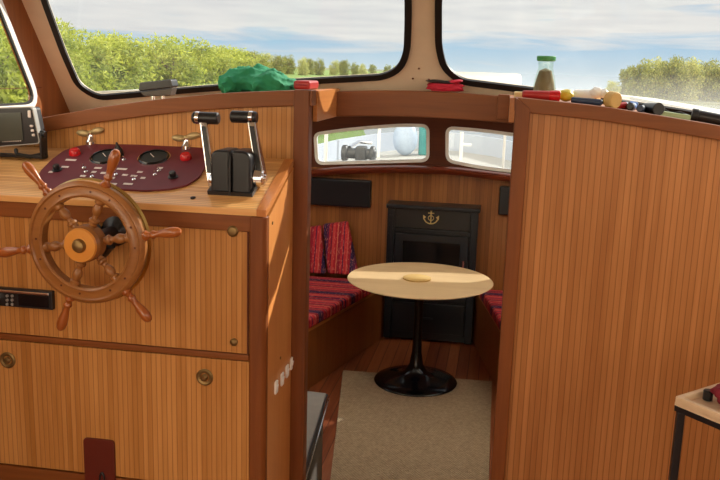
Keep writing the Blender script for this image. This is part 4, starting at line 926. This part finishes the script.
# far trees behind the hedge: pixel column -> position on the far bank
rnd = random.Random(5)
for k in range(21):
    px = 196+k*10.5+rnd.uniform(-3, 3); Y = 72+k*3+(k % 2)*9+rnd.uniform(-1, 1); q = onY(px, 66, Y)
    hh = interp([(196, 12), (235, 14), (265, 11), (330, 7.5), (370, 4.5), (420, 2.5)], px)*rnd.uniform(.8, 1.12)*Y/848
    s = (hh+1.3)/9; plant('far_tree', TL[k % 3], TT[k % 3], q.x, Y, .7, (s*.78, s*.78, s), rnd.uniform(0, 6), 'distant round tree in the row behind the left hedge', 'tree', 'distant trees behind the hedge')
for k in range(11):
    px = 618+k*12.5+rnd.uniform(-4, 4); Y = 77+(k % 2)*7+rnd.uniform(-1, 1); q = onY(px, 70, Y)
    hh = interp([(612, -8), (622, 2), (634, 12), (650, 17), (690, 18), (705, 14), (725, 17), (760, 15)], px)*rnd.uniform(.92, 1.05)*Y/848
    s = (hh+2.1)/9; plant('bank_tree', TL[(k+1) % 3], TT[k % 3], q.x, Y, -.1, (s*.85, s*.85, s), rnd.uniform(0, 6), 'leafy tree on the far bank beyond the right windscreen', 'tree', 'trees on the right bank')

# ================================================================== LIGHT
sd_ = bpy.data.lights.new('sun', 'SUN'); sd_.energy = 7.0; sd_.angle = radians(.6); sd_.color = (1, .93, .82)
so = bpy.data.objects.new('sun', sd_); C.objects.link(so); so.rotation_euler = Vector((.95, 1, .74)).to_track_quat('Z', 'Y').to_euler(); so.location = (3, 10, 8)
w = bpy.data.worlds.new('world'); SC.world = w; w.use_nodes = True; nt = w.node_tree; bg = nt.nodes['Background']
tc = N(nt, 'ShaderNodeTexCoord'); sx = N(nt, 'ShaderNodeSeparateXYZ'); nt.links.new(tc.outputs['Generated'], sx.inputs[0])
mp = N(nt, 'ShaderNodeMapping'); mp.inputs['Scale'].default_value = (5, 5, 60); nt.links.new(tc.outputs['Generated'], mp.inputs['Vector'])
no = N(nt, 'ShaderNodeTexNoise', i_Scale=1.0, i_Detail=7.0, i_Roughness=.55, i_Distortion=.5); nt.links.new(mp.outputs[0], no.inputs['Vector'])
gr = N(nt, 'ShaderNodeValToRGB'); nt.links.new(sx.outputs[2], gr.inputs[0])
e = gr.color_ramp.elements; e[0].position = 0; e[0].color = srgb(206, 222, 232); e[1].position = 1; e[1].color = srgb(90, 140, 205)
for ps, c_ in ((.03, (166, 200, 226)), (.12, (150, 190, 224)), (.4, (120, 165, 215))):
    q = e.new(ps); q.color = srgb(*c_)
# cloud cover: denser above a blue strip near the horizon, thinner to the right
cov = N(nt, 'ShaderNodeMapRange', i_From_Min=.010, i_From_Max=.05, i_To_Min=-.20, i_To_Max=.26); nt.links.new(sx.outputs[2], cov.inputs['Value'])
cx = N(nt, 'ShaderNodeMapRange', i_From_Min=-.15, i_From_Max=.12, i_To_Min=.06, i_To_Max=-.10); nt.links.new(sx.outputs[0], cx.inputs['Value'])
cf = math_(nt, 'ADD', math_(nt, 'ADD', no.outputs['Fac'], cov.outputs[0]), cx.outputs[0])
cr = N(nt, 'ShaderNodeMapRange', i_From_Min=.44, i_From_Max=.66); nt.links.new(cf, cr.inputs['Value'])
n2 = N(nt, 'ShaderNodeTexNoise', i_Scale=2.2, i_Detail=5.0); nt.links.new(mp.outputs[0], n2.inputs['Vector'])
cc = mixc(nt, n2.outputs['Fac'], srgb(204, 206, 212), srgb(244, 241, 236))
col = mixc(nt, cr.outputs[0], gr.outputs[0], cc)
warm = N(nt, 'ShaderNodeMapRange', i_From_Min=-.1, i_From_Max=-.6); nt.links.new(sx.outputs[1], warm.inputs['Value'])
col = mixc(nt, warm.outputs[0], col, srgb(255, 236, 206))  # warm tint for the added aft fill
# aft sky strength raised as added interior fill, upper sky raised too
aft = N(nt, 'ShaderNodeMapRange', i_From_Min=-.15, i_From_Max=-.7, i_To_Min=0.0, i_To_Max=5.0); nt.links.new(sx.outputs[1], aft.inputs['Value'])
upm = N(nt, 'ShaderNodeMapRange', i_From_Min=.12, i_From_Max=.7, i_To_Min=0.0, i_To_Max=.8); nt.links.new(sx.outputs[2], upm.inputs['Value'])
st_ = math_(nt, 'ADD', math_(nt, 'ADD', aft.outputs[0], upm.outputs[0]), 1.18)
nt.links.new(col, bg.inputs['Color']); nt.links.new(math_(nt, 'MULTIPLY', st_, .85), bg.inputs['Strength'])
vs = SC.view_settings; vs.view_transform = 'Standard'; vs.look = 'None'; vs.gamma = 1; vs.exposure = 0.2; vs.use_curve_mapping = False
SC.cycles.max_bounces = 10; SC.cycles.transparent_max_bounces = 24; SC.cycles.diffuse_bounces = 6
SC.cycles.sample_clamp_indirect = 6
